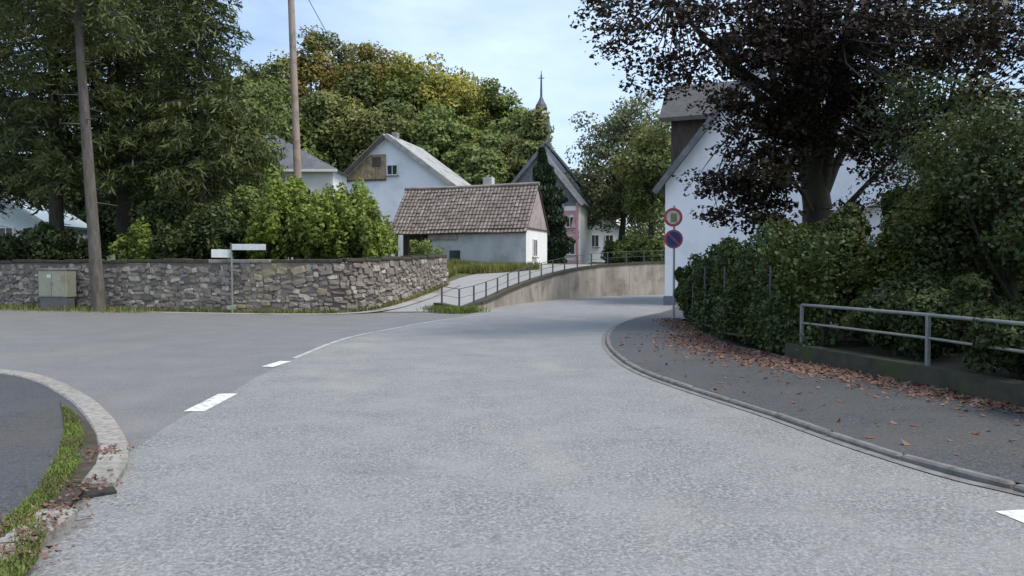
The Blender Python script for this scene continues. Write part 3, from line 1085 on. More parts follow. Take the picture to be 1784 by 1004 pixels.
MB().box(c0 + fn * 0.28 + ax * -0.12 + Vector((0, 0, 1.35)), (0.2, 0.012, 0.13), ax).build('notice_plate', M['sign_white'], cab)

s0 = AT(405, 543, 27.3)
s0.z = 0
sg = thing('street_name_sign', 'pale street sign post with two blank name blades', 'street sign', s0)
zt = AT(405, 425, 27.3).z
MB().tube([s0 + Vector((0, 0, -0.1)), s0 + Vector((-0.02, 0, zt - 0.02))], 0.034, 8).build('post', M['metal'], sg)
MB().tube([s0 + Vector((-0.02, 0, zt - 0.02)), s0 + Vector((-0.02, 0, zt + 0.03))], 0.045, 8).build('cap', M['metal_dark'], sg)
MB().box(s0 + Vector((0.62, 0.03, zt - 0.12)), (1.2, 0.03, 0.22), (1, 0.12, 0)).build('name_blade', M['sign_white'], sg, bevel=0.006)
MB().box(s0 + Vector((-0.36, -0.06, zt - 0.36)), (0.7, 0.03, 0.3), (1, 0.5, 0)).build('name_blade', M['sign_white'], sg, bevel=0.006)

# ------------------------------------------------------------------ retaining wall with railing
rw = thing('retaining_wall', 'pale concrete retaining wall rising along the far road bend', 'wall', RET[4])
RR = resample([p for p in RET_S if p.x < 40], 2.0)
RB = offset_line(RR, 0.3)


def ret_top(p):
    return path_z(p.y) + (0.07 if p.y < 33 else 0.10)


for i in range(len(RR) - 1):
    a, b, c, d = RR[i], RR[i + 1], RB[i + 1], RB[i]
    g = (b - a).normalized() * 0.008
    lo = Vector((0, 0, -0.1))
    bt = [a + g, b - g, c - g, d + g]
    tp = [Vector((q.x, q.y, ret_top(r))) for q, r in zip(bt, (a, b, b, a))]
    MB().hexa([q + lo for q in bt] + tp).build('wall_panel', M['retaining'], rw)
    n = (a - d).normalized() * 0.05
    cb = [Vector((q.x, q.y, ret_top(r))) for q, r in zip((a + n, b + n, c - n, d - n), (a, b, b, a))]
    MB().hexa(cb + [q + Vector((0, 0, 0.13)) for q in cb]).build('coping', M['coping_dark'], rw)

rl = thing('path_railing', 'thin grey railing with many posts above the retaining wall', 'railing', RET[4] + Vector((0, 0, ret_top(RET[4]))))
RP = resample([p for p in RET_S if p.x < 26 and p.x > -3.0], 1.55)
RPo = offset_line(RP, 0.13)
tops = []
for i, p in enumerate(RPo):
    b = Vector((p.x, p.y, ret_top(RP[i]) + 0.125))
    t = b + Vector((0, 0, 0.68))
    tops.append((b, t))
    MB().tube([b, t], 0.036, 6).build('post', M['metal_dark'], rl)
for f, r in ((1.0, 0.02), (0.5, 0.013)):
    MB().tube([b.lerp(t, f) for b, t in tops], r * 0.75, 6).build('rail', M['metal_dark'], rl)

# ------------------------------------------------------------------ railing on the right
def wr(y):
    for a, b in zip(WALL_R, WALL_R[1:]):
        if a.y <= y <= b.y: return a.lerp(b, (y - a.y) / (b.y - a.y))


rr = thing('pedestrian_railing', 'two-bar grey metal railing in front of the dark shrubs', 'railing', wr(10.2) + Vector((0.15, 0, 0.36)))
ends = []
for y in (13.05, 10.2, 7.35, 4.5):
    p = wr(y) + Vector((0.14, 0, 0))
    b, t = p + Vector((0, 0, 0.3)), p + Vector((0, 0, 1.0))
    ends.append(p)
    MB().box((b + t) / 2, (0.055, 0.055, 0.7), (1, 0, 0)).build('post', M['metal'], rr, bevel=0.006)
for z, r in ((1.01, 0.026), (0.69, 0.02)):
    MB().tube([p + Vector((0 if z > 1 else -0.0, 0, z)) for p in ends], r, 8).build('rail', M['metal'], rr)

# ------------------------------------------------------------------ traffic signs
q0 = Vector((AT(1174, 500, 23.7).x, 23.7, 0.05))
ts = thing('traffic_sign', 'two round traffic signs on one post at the end of the hedge', 'traffic sign', q0)
zz1, zz2 = AT(1173, 417, 23.7).z, AT(1171, 379, 23.7).z
MB().tube([q0 + Vector((0, 0, -0.05)), q0 + Vector((0, 0, zz2 + 0.32))], 0.036, 10).build('post', M['sign_back'], ts)
yv = Vector((0, -1, 0))


def disc(c, r, h, mat, name, parent, n=28, r_in=None):
    m = MB()
    if r_in is None:
        m.lathe(c, [(r, 0), (r, h)], n, (0, -1, 0))
    else:
        a = []
        for k in range(n):
            th = 2 * math.pi * k / n
            e = Vector((math.cos(th), 0, math.sin(th)))
            a += [c + e * r_in, c + e * r, c + e * r + yv * h, c + e * r_in + yv * h]
        f = []
        for k in range(n):
            i, j = 4 * k, 4 * ((k + 1) % n)
            for s_ in range(4):
                f.append((i + s_, i + (s_ + 1) % 4, j + (s_ + 1) % 4, j + s_))
        m.add(a, f)
    return m.build(name, mat, parent)


off = Vector((0, -0.05, 0))
lower = disc(Vector((q0.x - 0.03, 23.7, zz1)) + off, 0.30, 0.012, M['sign_blue'], 'no_stopping_disc', ts)
disc(Vector((q0.x - 0.03, 23.7, zz1)) + off + yv * 0.013, 0.30, 0.004, M['sign_red'], 'red_ring', lower, r_in=0.235)
MB().box(Vector((q0.x - 0.03, 23.7, zz1)) + off + yv * 0.0155, (0.48, 0.004, 0.055), (1, 0, -1), (1, 0, 1)).build('red_bar', M['sign_red'], lower)
upper = disc(Vector((q0.x - 0.05, 23.7, zz2)) + off, 0.30, 0.012, M['sign_white'], 'prohibition_disc', ts)
disc(Vector((q0.x - 0.05, 23.7, zz2)) + off + yv * 0.013, 0.30, 0.004, M['sign_red'], 'red_ring', upper, r_in=0.215)
MB().box(Vector((q0.x - 0.03, 23.7, zz2 - 0.01)) + off + yv * 0.0155, (0.2, 0.004, 0.28)).build('emblem', M['sign_olive'], upper)

# ------------------------------------------------------------------ houses
def house(root, A, wdir, bdir, W, D, zb, ze, ridge_f, zr, wall_mat, roof_mat, over=0.35, th=0.16, verge=None, verge_mat=None, right_ze=None):
    """gable to the front: A front-left base corner, wdir along the front, bdir to the back; returns handy points"""
    A = Vector((A[0], A[1], 0))
    w, b = Vector(wdir).normalized(), Vector(bdir).normalized()
    ze2 = right_ze if right_ze is not None else ze
    P = lambda s, d, z: A + w * s + b * d + Vector((0, 0, z))
    rf = W * ridge_f
    m = MB()
    front = [P(0, 0, zb), P(W, 0, zb), P(W, 0, ze2), P(rf, 0, zr), P(0, 0, ze)]
    m.prism(front, b * D)
    m.build('wall', wall_mat, root)
    for side_, (s0, z0) in (('l', (0, ze)), ('r', (W, ze2))):
        dx, dz = s0 - rf, z0 - zr
        L = math.hypot(dx, dz)
        ex = Vector((dx / L, dz / L))
        nx, nz = (-ex.y, ex.x) if side_ == 'r' else (ex.y, -ex.x)
        if nz < 0: nx, nz = -nx, -nz
        lift = 0.012
        s_e, z_e = s0 + ex.x * over, z0 + ex.y * over
        q = [P(rf + nx * lift * 0, -over, zr + lift * 2), P(s_e + nx * lift, -over, z_e + nz * lift), P(s_e + nx * lift, D + over, z_e + nz * lift), P(rf, D + over, zr + lift * 2)]
        off_ = w * nx * th + Vector((0, 0, nz * th))
        m = MB()
        m.slab(q, off_)
        m.build('roof', roof_mat, root)
        if verge:
            vq = [P(rf, -over - 0.03, zr - 0.1), P(s_e, -over - 0.03, z_e - 0.1), P(s_e, -over - 0.005, z_e - 0.1), P(rf, -over - 0.005, zr - 0.1)]
            MB().slab(vq, w * nx * (th + verge) + Vector((0, 0, nz * (th + verge)))).build('verge_board', verge_mat[0 if side_ == 'l' else 1], root)
    return P


def window(root, P, s, z, w_, h_, wdir, ndir, d=0.0, bars=True, frame=None):
    """frame and pane set on a wall facing ndir"""
    w, n = Vector(wdir).normalized(), Vector(ndir).normalized()
    c = P(s, d, z)
    t = 0.07
    m = MB()
    for k in (-1, 1):
        m.box(c + w * k * (w_ / 2 - t / 2) + n * 0.03, (t, 0.1, h_), w)
        m.box(c + Vector((0, 0, k * (h_ / 2 - t / 2))) + n * 0.028, (w_ - 2 * t, 0.1, t), w)
    if bars: m.box(c + n * 0.03, (0.05, 0.08, h_ - 2 * t), w)
    fr = m.build('window', frame or M['frame_white'], root)
    MB().box(c + n * 0.012, (w_ - 0.08, 0.03, h_ - 0.08), w).build('pane', M['glass'], fr)
    MB().box(c + Vector((0, 0, -h_ / 2 - 0.04)) + n * 0.07, (w_ + 0.16, 0.16, 0.07), w).build('sill', M['coping'], fr)
    return fr


# white gabled house behind the beech
hb = Vector((0.36, 0.933, 0)).normalized()
hw = Vector((hb.y, -hb.x, 0))
hA = Vector((AT(1158, 530, 33.4).x, 33.4, 0))
wh = thing('white_house', 'tall white gabled house behind the copper beech', 'house', hA + Vector((0, 0, 0.1)))
P = house(wh, hA, hw, hb, 10.4, 9.0, 0.0, 5.45, 0.5, 12.0, M['render_white'], M['dark_tile'], 0.5, 0.2, 0.05, (M['slate'], M['slate']))
MB().box(P(5.2, -0.02, 0.2), (10.5, 0.08, 0.42), hw).build('plinth', M['plinth'], wh)
for s_, z_ in ((5.3, 8.0), (8.4, 1.9)):
    window(wh, P, s_, z_, 1.1, 1.35, hw, -hb)
# cross gable on the road side: ridge runs towards the road, near slope shows
m = MB()
d0, d1, dm = 2.6, 7.0, 4.8
zc, zg = 8.75, 10.75
m.prism([P(-0.25, d0 + 0.5, 5.3), P(-0.25, d1 - 0.5, 5.3), P(-0.25, d1 - 0.5, zc + 0.2), P(-0.25, dm, zg - 0.15), P(-0.25, d0 + 0.5, zc + 0.2)], hw * 4.2)
m.build('cross_gable_wall', M['shadow_wood'], wh)  # dark colour stands in for the shade on this cheek
for dd in (d0, d1):
    q = [P(-0.75, dm, zg), P(4.2, dm, zg), P(4.2, dd, zc), P(-0.75, dd, zc)]
    MB().slab(q, Vector((0, 0, 0.2))).build('cross_gable_roof', M['slate_dark'], wh)

# low annex with a sloping roof, right of the beech trunk
an = thing('annex', 'low white annex with a sloping pale roof edge behind the hedge', 'building', Vector((11.6, 26.5, 0.3)))
P = house(an, (11.2, 26.5, 0), (0.96, -0.28, 0), (0.28, 0.96, 0), 4.0, 3.2, 0.2, 2.9, 0.8, 4.6, M['render_white'], M['coping'], 0.3, 0.14)
window(an, P, 2.6, 2.0, 1.0, 1.1, (0.96, -0.28, 0), (-0.28, -0.96, 0))

# shed with a big clay tile roof
sA, sB = Vector((-7.45, 47.0, 0)), Vector((AT(915, 465, 44).x, 44.0, 0))
sw_ = (sB - sA).normalized()
sb = Vector((-sw_.y, sw_.x, 0))
Wd = (sB - sA).length
shed = thing('tiled_shed', 'long low shed with a brown clay tile roof beside the path', 'shed', (sA + sB) / 2 + Vector((0, 0, 1.6)))
Ps = lambda s, d, z: sA + sw_ * s + sb * d + Vector((0, 0, z))
DEP, ZE, ZR, ZB = 4.2, 4.05, 6.82, 1.3
m = MB()
m.prism([Ps(Wd, 0, ZB), Ps(Wd, DEP, ZB), Ps(Wd, DEP, ZE), Ps(Wd, DEP / 2, ZR - 0.12), Ps(Wd, 0, ZE)], -sw_ * (Wd - 2.6))
m.build('wall', M['render_grey'], shed)
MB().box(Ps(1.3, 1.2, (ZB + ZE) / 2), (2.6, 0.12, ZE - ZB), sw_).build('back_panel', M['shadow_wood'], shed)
for s_ in (0.1, 1.0, 1.9):
    MB().box(Ps(s_, 0.08, (ZB + ZE) / 2 - 0.05), (0.14, 0.14, ZE - ZB - 0.1), sw_).build('post', M['shadow_wood'], shed)
# gable end: wall paler than the front below, hung tiles above
MB().slab([Ps(Wd + 0.02, 0.0, ZB), Ps(Wd + 0.02, DEP, ZB), Ps(Wd + 0.02, DEP, ZE - 0.05), Ps(Wd + 0.02, 0, ZE - 0.05)], sw_ * 0.03).build('pale_end_wall', M['render_cream'], shed)
MB().prism([Ps(Wd + 0.02, -0.02, ZE + 0.06), Ps(Wd + 0.02, DEP + 0.02, ZE + 0.06), Ps(Wd + 0.02, DEP / 2, ZR - 0.16)], sw_ * 0.06).build('gable_cladding', M['tile_hung'], shed)
MB().box(Ps(Wd + 0.05, DEP / 2, ZE), (DEP + 0.1, 0.1, 0.1), sb).build('gable_beam', M['shadow_wood'], shed)
Pg = lambda s, d, z: Ps(Wd + 0.05, s, z)
window(shed, Pg, 1.6, 2.9, 0.75, 1.1, sb, sw_)
# dark band under the eave and a small round-arched dark opening
MB().box(Ps(Wd / 2 + 1.2, -0.08, ZE - 0.12), (Wd - 2.5, 0.14, 0.3), sw_).build('eave_band', M['shadow_wood'], shed)
MB().box(Ps(3.4, -0.06, ZE - 0.45), (2.0, 0.1, 0.34), sw_).build('lintel', M['tile_hung'], shed)
MB().box(Ps(4.2, -0.03, 2.45), (0.7, 0.08, 0.62), sw_).build('hatch', M['glass'], shed)
MB().box(Ps(Wd / 2 + 1.8, -0.04, 1.72), (Wd - 3.8, 0.1, 0.16), sw_).build('ground_sill', M['shadow_wood'], shed)
for dd, nm in ((-1, 'front'), (1, 'back')):
    ex = Vector((0, 0, 0))
    y_e = DEP / 2 + dd * (DEP / 2 + 0.22)
    z_e = ZE - 0.22 * (ZR - ZE) / (DEP / 2)
    q = [Ps(-0.3, DEP / 2, ZR - 0.06), Ps(Wd + 0.16, DEP / 2, ZR - 0.06), Ps(Wd + 0.16, y_e, z_e), Ps(-0.3, y_e, z_e)]
    rf_ = MB().slab(q, Vector((0, 0, 0.09))).build('roof', M['shadow_wood'], shed)
    tm = MB()
    nrow, ncol = 13, 38
    e_down = (Ps(0, y_e, z_e) - Ps(0, DEP / 2, ZR - 0.06))
    nn = sw_.cross(e_down).normalized()
    if nn.z < 0: nn = -nn
    for r in range(nrow):
        for c in range(ncol):
            j = rs.uniform(-0.012, 0.02)
            u0, u1 = c / ncol, (c + 1) / ncol
            t0, t1 = r / nrow, (r + 1.12) / nrow
            base0 = Ps(-0.32, DEP / 2, ZR - 0.06) + Vector((0, 0, 0.09)) + nn * (0.012 + j)
            Lx = sw_ * (Wd + 0.5)
            sag = -0.05 * math.sin(math.pi * (u0 + u1) / 2) - 0.03 * math.sin(9 * u0)
            a = base0 + Lx * (u0 + 0.003) + e_down * t0 + Vector((0, 0, sag))
            b = base0 + Lx * (u1 - 0.003) + e_down * t0 + Vector((0, 0, sag))
            c2 = base0 + Lx * (u1 - 0.003) + e_down * t1 + nn * 0.045 + Vector((0, 0, sag))
            d2 = base0 + Lx * (u0 + 0.003) + e_down * t1 + nn * 0.045 + Vector((0, 0, sag))
            mid0, mid1 = (a + b) / 2 + nn * 0.03, (c2 + d2) / 2 + nn * 0.03
            lo = -nn * 0.03
            tm.add([a, mid0, b, c2, mid1, d2, d2 + lo, mid1 + lo, c2 + lo], [(0, 1, 4, 5), (1, 2, 3, 4), (5, 4, 7, 6), (4, 3, 8, 7)])
    tm.build('roof_tiles', M['tile'], rf_)['kind'] = 'stuff'
rt = MB().tube([Ps(-0.34, DEP / 2, ZR + 0.06), Ps(Wd * 0.3, DEP / 2, ZR + 0.02), Ps(Wd * 0.6, DEP / 2, ZR + 0.02), Ps(Wd + 0.2, DEP / 2, ZR + 0.06)], 0.13, 8)
rt.build('ridge_tiles', M['tile'], shed)
MB().box(Ps(5.4, DEP / 2 + 0.5, ZR + 0.15), (0.6, 0.5, 1.0), sw_).build('chimney', M['render_grey'], shed)

# big white barn house behind the shed
bb = Vector((0.25, 0.968, 0))
bw = Vector((bb.y, -bb.x, 0))
bA = Vector((AT(600, 400, 57).x, 57.0, 0))
barn = thing('barn_house', 'large white barn house with timber patch in its gable', 'house', bA + bw * 4.5 + Vector((0, 0, 1.7)))
zt_, zl_, zr_ = AT(676, 238, 56).z, AT(604, 312, 57).z, AT(794, 326, 54).z
P = house(barn, bA, bw, bb, 9.0, 6.5, 1.4, zl_, 0.395, zt_, M['render_white'], M['slate_light'], 0.4, 0.22, 0.04, (M['shadow_wood'], M['slate_light']), right_ze=zr_)
for k in range(12):                                 # vertical planks under the left slope
    s0_, s1_ = 0.02 + k * 0.29, 0.02 + (k + 1) * 0.29 - 0.015
    ztop = lambda s: min(zl_ + (zt_ - zl_) * s / (9.0 * 0.395) - 0.12, zl_ + 1.75)
    lo_ = zl_ - 0.1
    MB().slab([P(s0_, -0.005, lo_), P(s1_, -0.005, lo_), P(s1_, -0.005, ztop(s1_)), P(s0_, -0.005, ztop(s0_))], -bb * (0.05 + 0.02 * (k % 3))).build('plank', M['plank'], barn)
MB().box(P(1.75, -0.06, zl_ - 0.16), (3.5, 0.14, 0.12), bw).build('plank_sill', M['shadow_wood'], barn)
window(barn, P, 4.0, zl_ + 0.55, 0.9, 0.8, bw, -bb)
MB().box(P(2.75, -0.09, zl_ + 1.2), (0.7, 0.06, 0.7), bw).build('loft_hatch', M['shadow_wood'], barn)
MB().box(P(3.75, 1.2, zt_ + 0.15), (0.45, 0.45, 0.7), bw).build('chimney', M['coping'], barn)

# cream house with a hipped slate roof
hh_ = thing('hipped_house', 'cream house with a hipped grey slate roof above the lime shrub', 'house', Vector((-16.5, 50, 1.7)))
x0, x1, y0, y1 = AT(330, 300, 48).x, AT(580, 300, 48).x, 48.0, 52.0
ze_ = AT(584, 296, 48).z
zr2 = AT(455, 236, 50).z
MB().box(((x0 + x1) / 2, (y0 + y1) / 2, (1.2 + ze_) / 2), (x1 - x0, y1 - y0, ze_ - 1.2)).build('wall', M['render_cream'], hh_)
o_ = 0.35
a, b, c, d = Vector((x0 - o_, y0 - o_, ze_)), Vector((x1 + o_, y0 - o_, ze_)), Vector((x1 + o_, y1 + o_, ze_)), Vector((x0 - o_, y1 + o_, ze_))
r1, r2 = Vector((x0 + 3.6, 50.0, zr2)), Vector((x1 - 4.3, 50.0, zr2))
MB().add([a, b, c, d, r1, r2], [(0, 1, 5, 4), (1, 2, 5), (2, 3, 4, 5), (3, 0, 4), (0, 3, 2, 1)]).build('roof', M['slate'], hh_)
MB().box(((x0 + x1) / 2, y0 - o_ + 0.02, ze_ - 0.08), (x1 - x0 + 2 * o_, 0.1, 0.16)).build('gutter_board', M['render_cream'], hh_)
Pw = lambda s, d_, z: Vector((x0 + s, y0 + d_, z))
for s_ in (1.2, 3.4, 7.4):
    window(hh_, Pw, s_, ze_ - 1.9, 1.0, 1.4, (1, 0, 0), (0, -1, 0))
    window(hh_, Pw, s_, ze_ - 4.7, 1.0, 1.4, (1, 0, 0), (0, -1, 0))

# half-timbered house with slate roof, mostly behind the cypress
tb = Vector((0.22, 0.975, 0)).normalized()
tw = Vector((tb.y, -tb.x, 0))
tA = Vector((AT(893, 400, 61).x, 61, 0))
ht = thing('half_timbered_house', 'half-timbered house with red beams and steep slate roof behind the cypress', 'house', tA + tw * 2.8 + Vector((0, 0, 1.8)))
zE, zR = AT(1008, 352, 60).z, AT(936, 268, 61).z
P = house(ht, tA, tw, tb, 5.5, 9.0, 1.4, AT(890, 325, 61).z, 0.42, zR, M['render_cream'], M['slate'], 0.35, 0.22, 0.05, (M['slate'], M['slate_light']), right_ze=zE)
zL_ = AT(890, 325, 61).z
MB().prism([P(0.0, -0.02, zE - 0.3), P(5.5, -0.02, zE - 0.3), P(5.5, -0.02, zE - 0.02), P(5.5 * 0.42, -0.02, zR - 0.03), P(0.0, -0.02, zL_ - 0.02)], -tb * 0.05).build('slate_cladding', M['slate'], ht)
for z_ in (2.2, 4.2, 4.6, 6.2):
    MB().box(P(2.75, -0.03, z_), (5.5, 0.1, 0.26), tw).build('beam', M['timber_red'], ht)
for s_ in (0.15, 1.3, 2.6, 3.75, 4.15, 5.35):
    MB().box(P(s_, -0.045, (2.2 + zE) / 2), (0.2, 0.1, zE - 2.3), tw).build('beam', M['timber_red'], ht)
for k in (4.45, 5.05):
    MB().slab([P(k - 0.28, -0.04, 4.75), P(k - 0.06, -0.04, 4.75), P(k + 0.28, -0.04, 6.05), P(k + 0.06, -0.04, 6.05)], -tb * 0.09).build('beam', M['timber_red'], ht)
window(ht, P, 4.75, 3.35, 0.9, 1.2, tw, -tb)
window(ht, P, 4.75, 5.4, 0.7, 0.9, tw, -tb)

# church behind: slate nave roof and slender spire
cA = Vector((AT(944, 300, 70).x, 70, 0))
ch = thing('church', 'church with slate roof and slender dark spire rising above the trees', 'church', cA + Vector((0, 0, 2)))
MB().box(cA + Vector((0.2, 3, 7)), (2.0, 2.0, 12)).build('tower', M['dark_tile'], ch)
zt0, zbul, zsp = AT(944, 262, 73).z, AT(944, 192, 73).z, AT(943, 130, 73).z
cc_ = Vector((AT(943, 190, 73).x, 73, 0))
MB().lathe(cc_ + Vector((0, 0, 0)), [(0.95, 8), (0.88, zbul - 2.6), (0.8, zbul - 0.6), (0.5, zbul - 0.35)], 8).build('belfry', M['slate_dark'], ch)
MB().lathe(cc_, [(0.42, zbul - 0.36), (0.42, zbul - 0.02)], 8).build('lantern', M['render_cream'], ch)
MB().lathe(cc_, [(0.5, zbul), (0.62, zbul + 0.15), (0.52, zbul + 0.5), (0.3, zbul + 0.85), (0.12, zbul + 1.3), (0.075, zsp)], 10).build('spire', M['metal_dark'], ch)
MB().box(cc_ + Vector((0, 0, zsp - 0.35)), (0.6, 0.06, 0.07)).box(cc_ + Vector((0, 0, zsp + 0.1)), (0.07, 0.06, 0.5)).build('cross', M['metal_dark'], ch)
zn, zne = AT(950, 258, 68).z, AT(1012, 335, 66).z
nA = AT(950, 300, 66)
m = MB()
nv = [Vector((nA.x - 3.2, 66, 2)), Vector((nA.x + 3.4, 66, 2)), Vector((nA.x + 3.4, 66, zne)), Vector((nA.x, 66, zn)), Vector((nA.x - 3.2, 66, zne))]
m.prism(nv, Vector((2.0, 10, 0)))
m.build('nave_wall', M['render_grey'], ch)
for sx, wx in ((1, 3.4), (-1, 3.2)):
    q = [Vector((nA.x, 65.6, zn + 0.03)), Vector((nA.x + sx * (wx + 0.4), 65.6, zne - 0.25)), Vector((nA.x + sx * (wx + 0.4) + 2.1, 76.2, zne - 0.25)), Vector((nA.x + 2.1, 76.2, zn + 0.03))]
    MB().slab(q, Vector((0, 0, 0.25))).build('nave_roof', M['slate'], ch)

# small pale house far behind, right of the half-timbered one
fA = Vector((AT(1022, 440, 72).x, 72, 0))
fh = thing('distant_house', 'small pale blue house with dark windows below the grey-green tree', 'house', fA + Vector((1.6, 0, 2.1)))
P = house(fh, fA, (1, 0, 0), (0, 1, 0), 3.4, 5, 1.8, AT(1022, 400, 72).z, 0.5, AT(1045, 380, 72).z, M['render_white'], M['slate'], 0.3)
for s_ in (0.8, 2.2):
    window(fh, P, s_, AT(1045, 420, 72).z, 0.8, 1.2, (1, 0, 0), (0, -1, 0))

# pale outbuilding far left behind the spruces
gA = Vector((AT(-60, 400, 42).x, 42, 0))
gh = thing('outbuilding', 'pale blue-white roofed outbuilding behind the trunks on the far left', 'building', gA + Vector((2.3, 0, 1.7)))
P = house(gh, gA, (1, 0, 0), (0, 1, 0), 4.6, 4, 1.4, AT(0, 392, 42).z, 0.45, AT(0, 343, 42).z, M['greenhouse'], M['greenhouse'], 0.25)
for s_ in (0.9, 2.3, 3.7):
    window(gh, P, s_, AT(0, 408, 42).z, 0.9, 0.8, (1, 0, 0), (0, -1, 0))

# ------------------------------------------------------------------ utility pole and wire
u0 = Vector((AT(524, 360, 33).x, 33.0, 1.45))
ut = AT(506, -30, 33)
up_ = thing('utility_pole', 'tall light brown wooden utility pole rising behind the lime shrub', 'pole', u0)
MB().tube([u0 + Vector((0, 0, -0.1)), u0.lerp(ut, 0.5), ut], [0.19, 0.165, 0.14], 12).build('shaft', M['pole_wood'], up_)
MB().box(ut + Vector((0, 0, -0.35)), (1.3, 0.1, 0.12), (1, 0.6, 0)).build('crossarm', M['shadow_wood'], up_)
for k in (-0.5, 0.5):
    MB().lathe(ut + Vector((k * 0.86, k * 0.51, -0.3)), [(0.02, 0), (0.045, 0.05), (0.05, 0.12), (0.03, 0.17)], 8).build('insulator', M['coping'], up_)
we = AT(700, 256, 55.6)
ws = ut + Vector((0.43, 0.26, -0.09))
wp = []
for i in range(21):
    t = i / 20
    p = ws.lerp(we, t)
    p.z -= 1.5 * 4 * t * (1 - t) * 0.35
    wp.append(p)
tag(MB().tube(wp, 0.016, 5).build('overhead_wire', M['wire']), 'thin black overhead wire from pole to barn house', 'wire')

# ------------------------------------------------------------------ trees on the left
GS = 'spruces behind the stone wall'


def at_land(px, y):
    x = (px - CX) / F * y
    return (x, y, land_z(x, y) - 0.05)


tb0 = Vector((AT(173, 540, 28.6).x, 28.6, 0))
spruce('tall tree with bare grey trunk standing before the stone wall', tb0, 21, 3.6, 11.5, 1, GS, 0.22, bark=M['bark_grey'], lean=(-1.4, 0.3))
spruce('dark spruce just left of the bare grey trunk', at_land(100, 34), 22, 4.6, 4.6, 2, GS, 0.3)
spruce('dark spruce just right of the bare grey trunk', at_land(215, 35.5), 21, 4.7, 4.4, 3, GS, 0.28)
spruce('dark spruce with a thin black trunk, rightmost of the spruces', at_land(352, 33.5), 17, 3.6, 3.8, 4, GS, 0.2)
spruce('dark spruce at the left edge of the photo', at_land(-20, 37), 20, 4.2, 4.2, 5, GS, 0.28)
spruce('spruce behind the others, above the street sign', at_land(295, 41), 21, 4.6, 4.5, 6, GS, 0.28)
p = at_land(430, 41)
tree('broadleaf_tree', 'olive green broadleaf tree at the right edge of the spruces', p, (p[0], p[1], 8.7), (2.3, 2.4, 5.2), M['lf_mid'], M['bark_dark'], 7, None, trunk_r=0.22, nclump=70, per=170, leaf=0.24, clump_r=0.3)

GSH = 'shrubs behind the stone wall'


def lobe_shrub(label, px, y, top_py, half_px, mat, seed, leaf=0.16, per=2600, n=5, name='shrub', group=GSH):
    b = Vector(at_land(px, y))
    zt = AT(px, top_py, y).z
    hw_ = half_px / F * y
    H = zt - b.z
    rg = np.random.default_rng(seed)
    C, R = [], []
    for k in range(n):
        u = (k + 0.5) / n * 2 - 1
        hk = H * (1 - 0.45 * u * u) * (0.8 + 0.25 * rg.random())
        C.append((b.x + u * hw_ * 0.75, b.y + rg.normal() * 0.35, b.z + hk * 0.52))
        R.append((hw_ / n * 2.2, hw_ * 0.5 + 0.35, hk * 0.52))
    return shrub(label, b, C, R, per, leaf, mat, seed, group, name)


lobe_shrub('bright lime green shrub directly below the utility pole', 515, 31.2, 300, 80, M['lf_lime'], 31, 0.16, 4200)
lobe_shrub('bright lime green shrub right of the utility pole', 598, 31.8, 312, 84, M['lf_lime'], 32, 0.16, 4200)
lobe_shrub('mid green shrub between the street sign and the lime shrubs', 440, 32.5, 318, 70, M['lf_mid'], 33, 0.15, 3000)
lobe_shrub('dark shrub above the street sign', 360, 31, 352, 74, M['lf_shrub_dark'], 34, 0.15, 3000)
lobe_shrub('small yellowish shrub low behind the wall near the grey trunk', 238, 30.6, 388, 36, M['lf_lime'], 35, 0.13, 1500, 3)
lobe_shrub('dark shrub left of the street sign behind the wall', 290, 32.2, 345, 60, M['lf_shrub_dark'], 36, 0.15, 2600)
lobe_shrub('dark shrub behind the utility cabinet', 80, 33, 385, 85, M['lf_shrub_dark'], 37, 0.15, 2800)
lobe_shrub('dark shrub at the left end of the stone wall', -20, 35, 405, 70, M['lf_hedge'], 38, 0.15, 2400)
lobe_shrub('small pale green shrub at the right end of the stone wall', 742, 38.6, 404, 22, M['lf_fresh'], 39, 0.12, 1100, 2)
lobe_shrub('low lime shrub at the end of the lime shrub row', 655, 33.5, 372, 34, M['lf_lime'], 40, 0.13, 1300, 3)

GB = 'trees in the shade behind the spruces'
for i, (px, y, tp, hp, lb) in enumerate(((30, 52, 330, 60, 'dark tree behind the outbuilding on the far left'), (140, 50, 300, 75, 'dark tree behind the grey trunk'), (235, 49, 310, 70, 'dark tree between the grey trunk and the cream house'), (310, 46, 330, 50, 'dark bushy tree left of the cream house'))):
    b = at_land(px, y)
    zt = AT(px, tp, y).z
    rx = hp / F * y
    tree('background_tree', lb, b, (b[0], b[1], (zt + b[2]) / 2 + 0.2), (rx, rx * 0.8, (zt - b[2]) * 0.5), M['lf_shrub_dark'], M['bark_dark'], 300 + i, GB, trunk_r=0.2, nclump=80, per=80, leaf=0.3, clump_r=0.3, limbs=6)

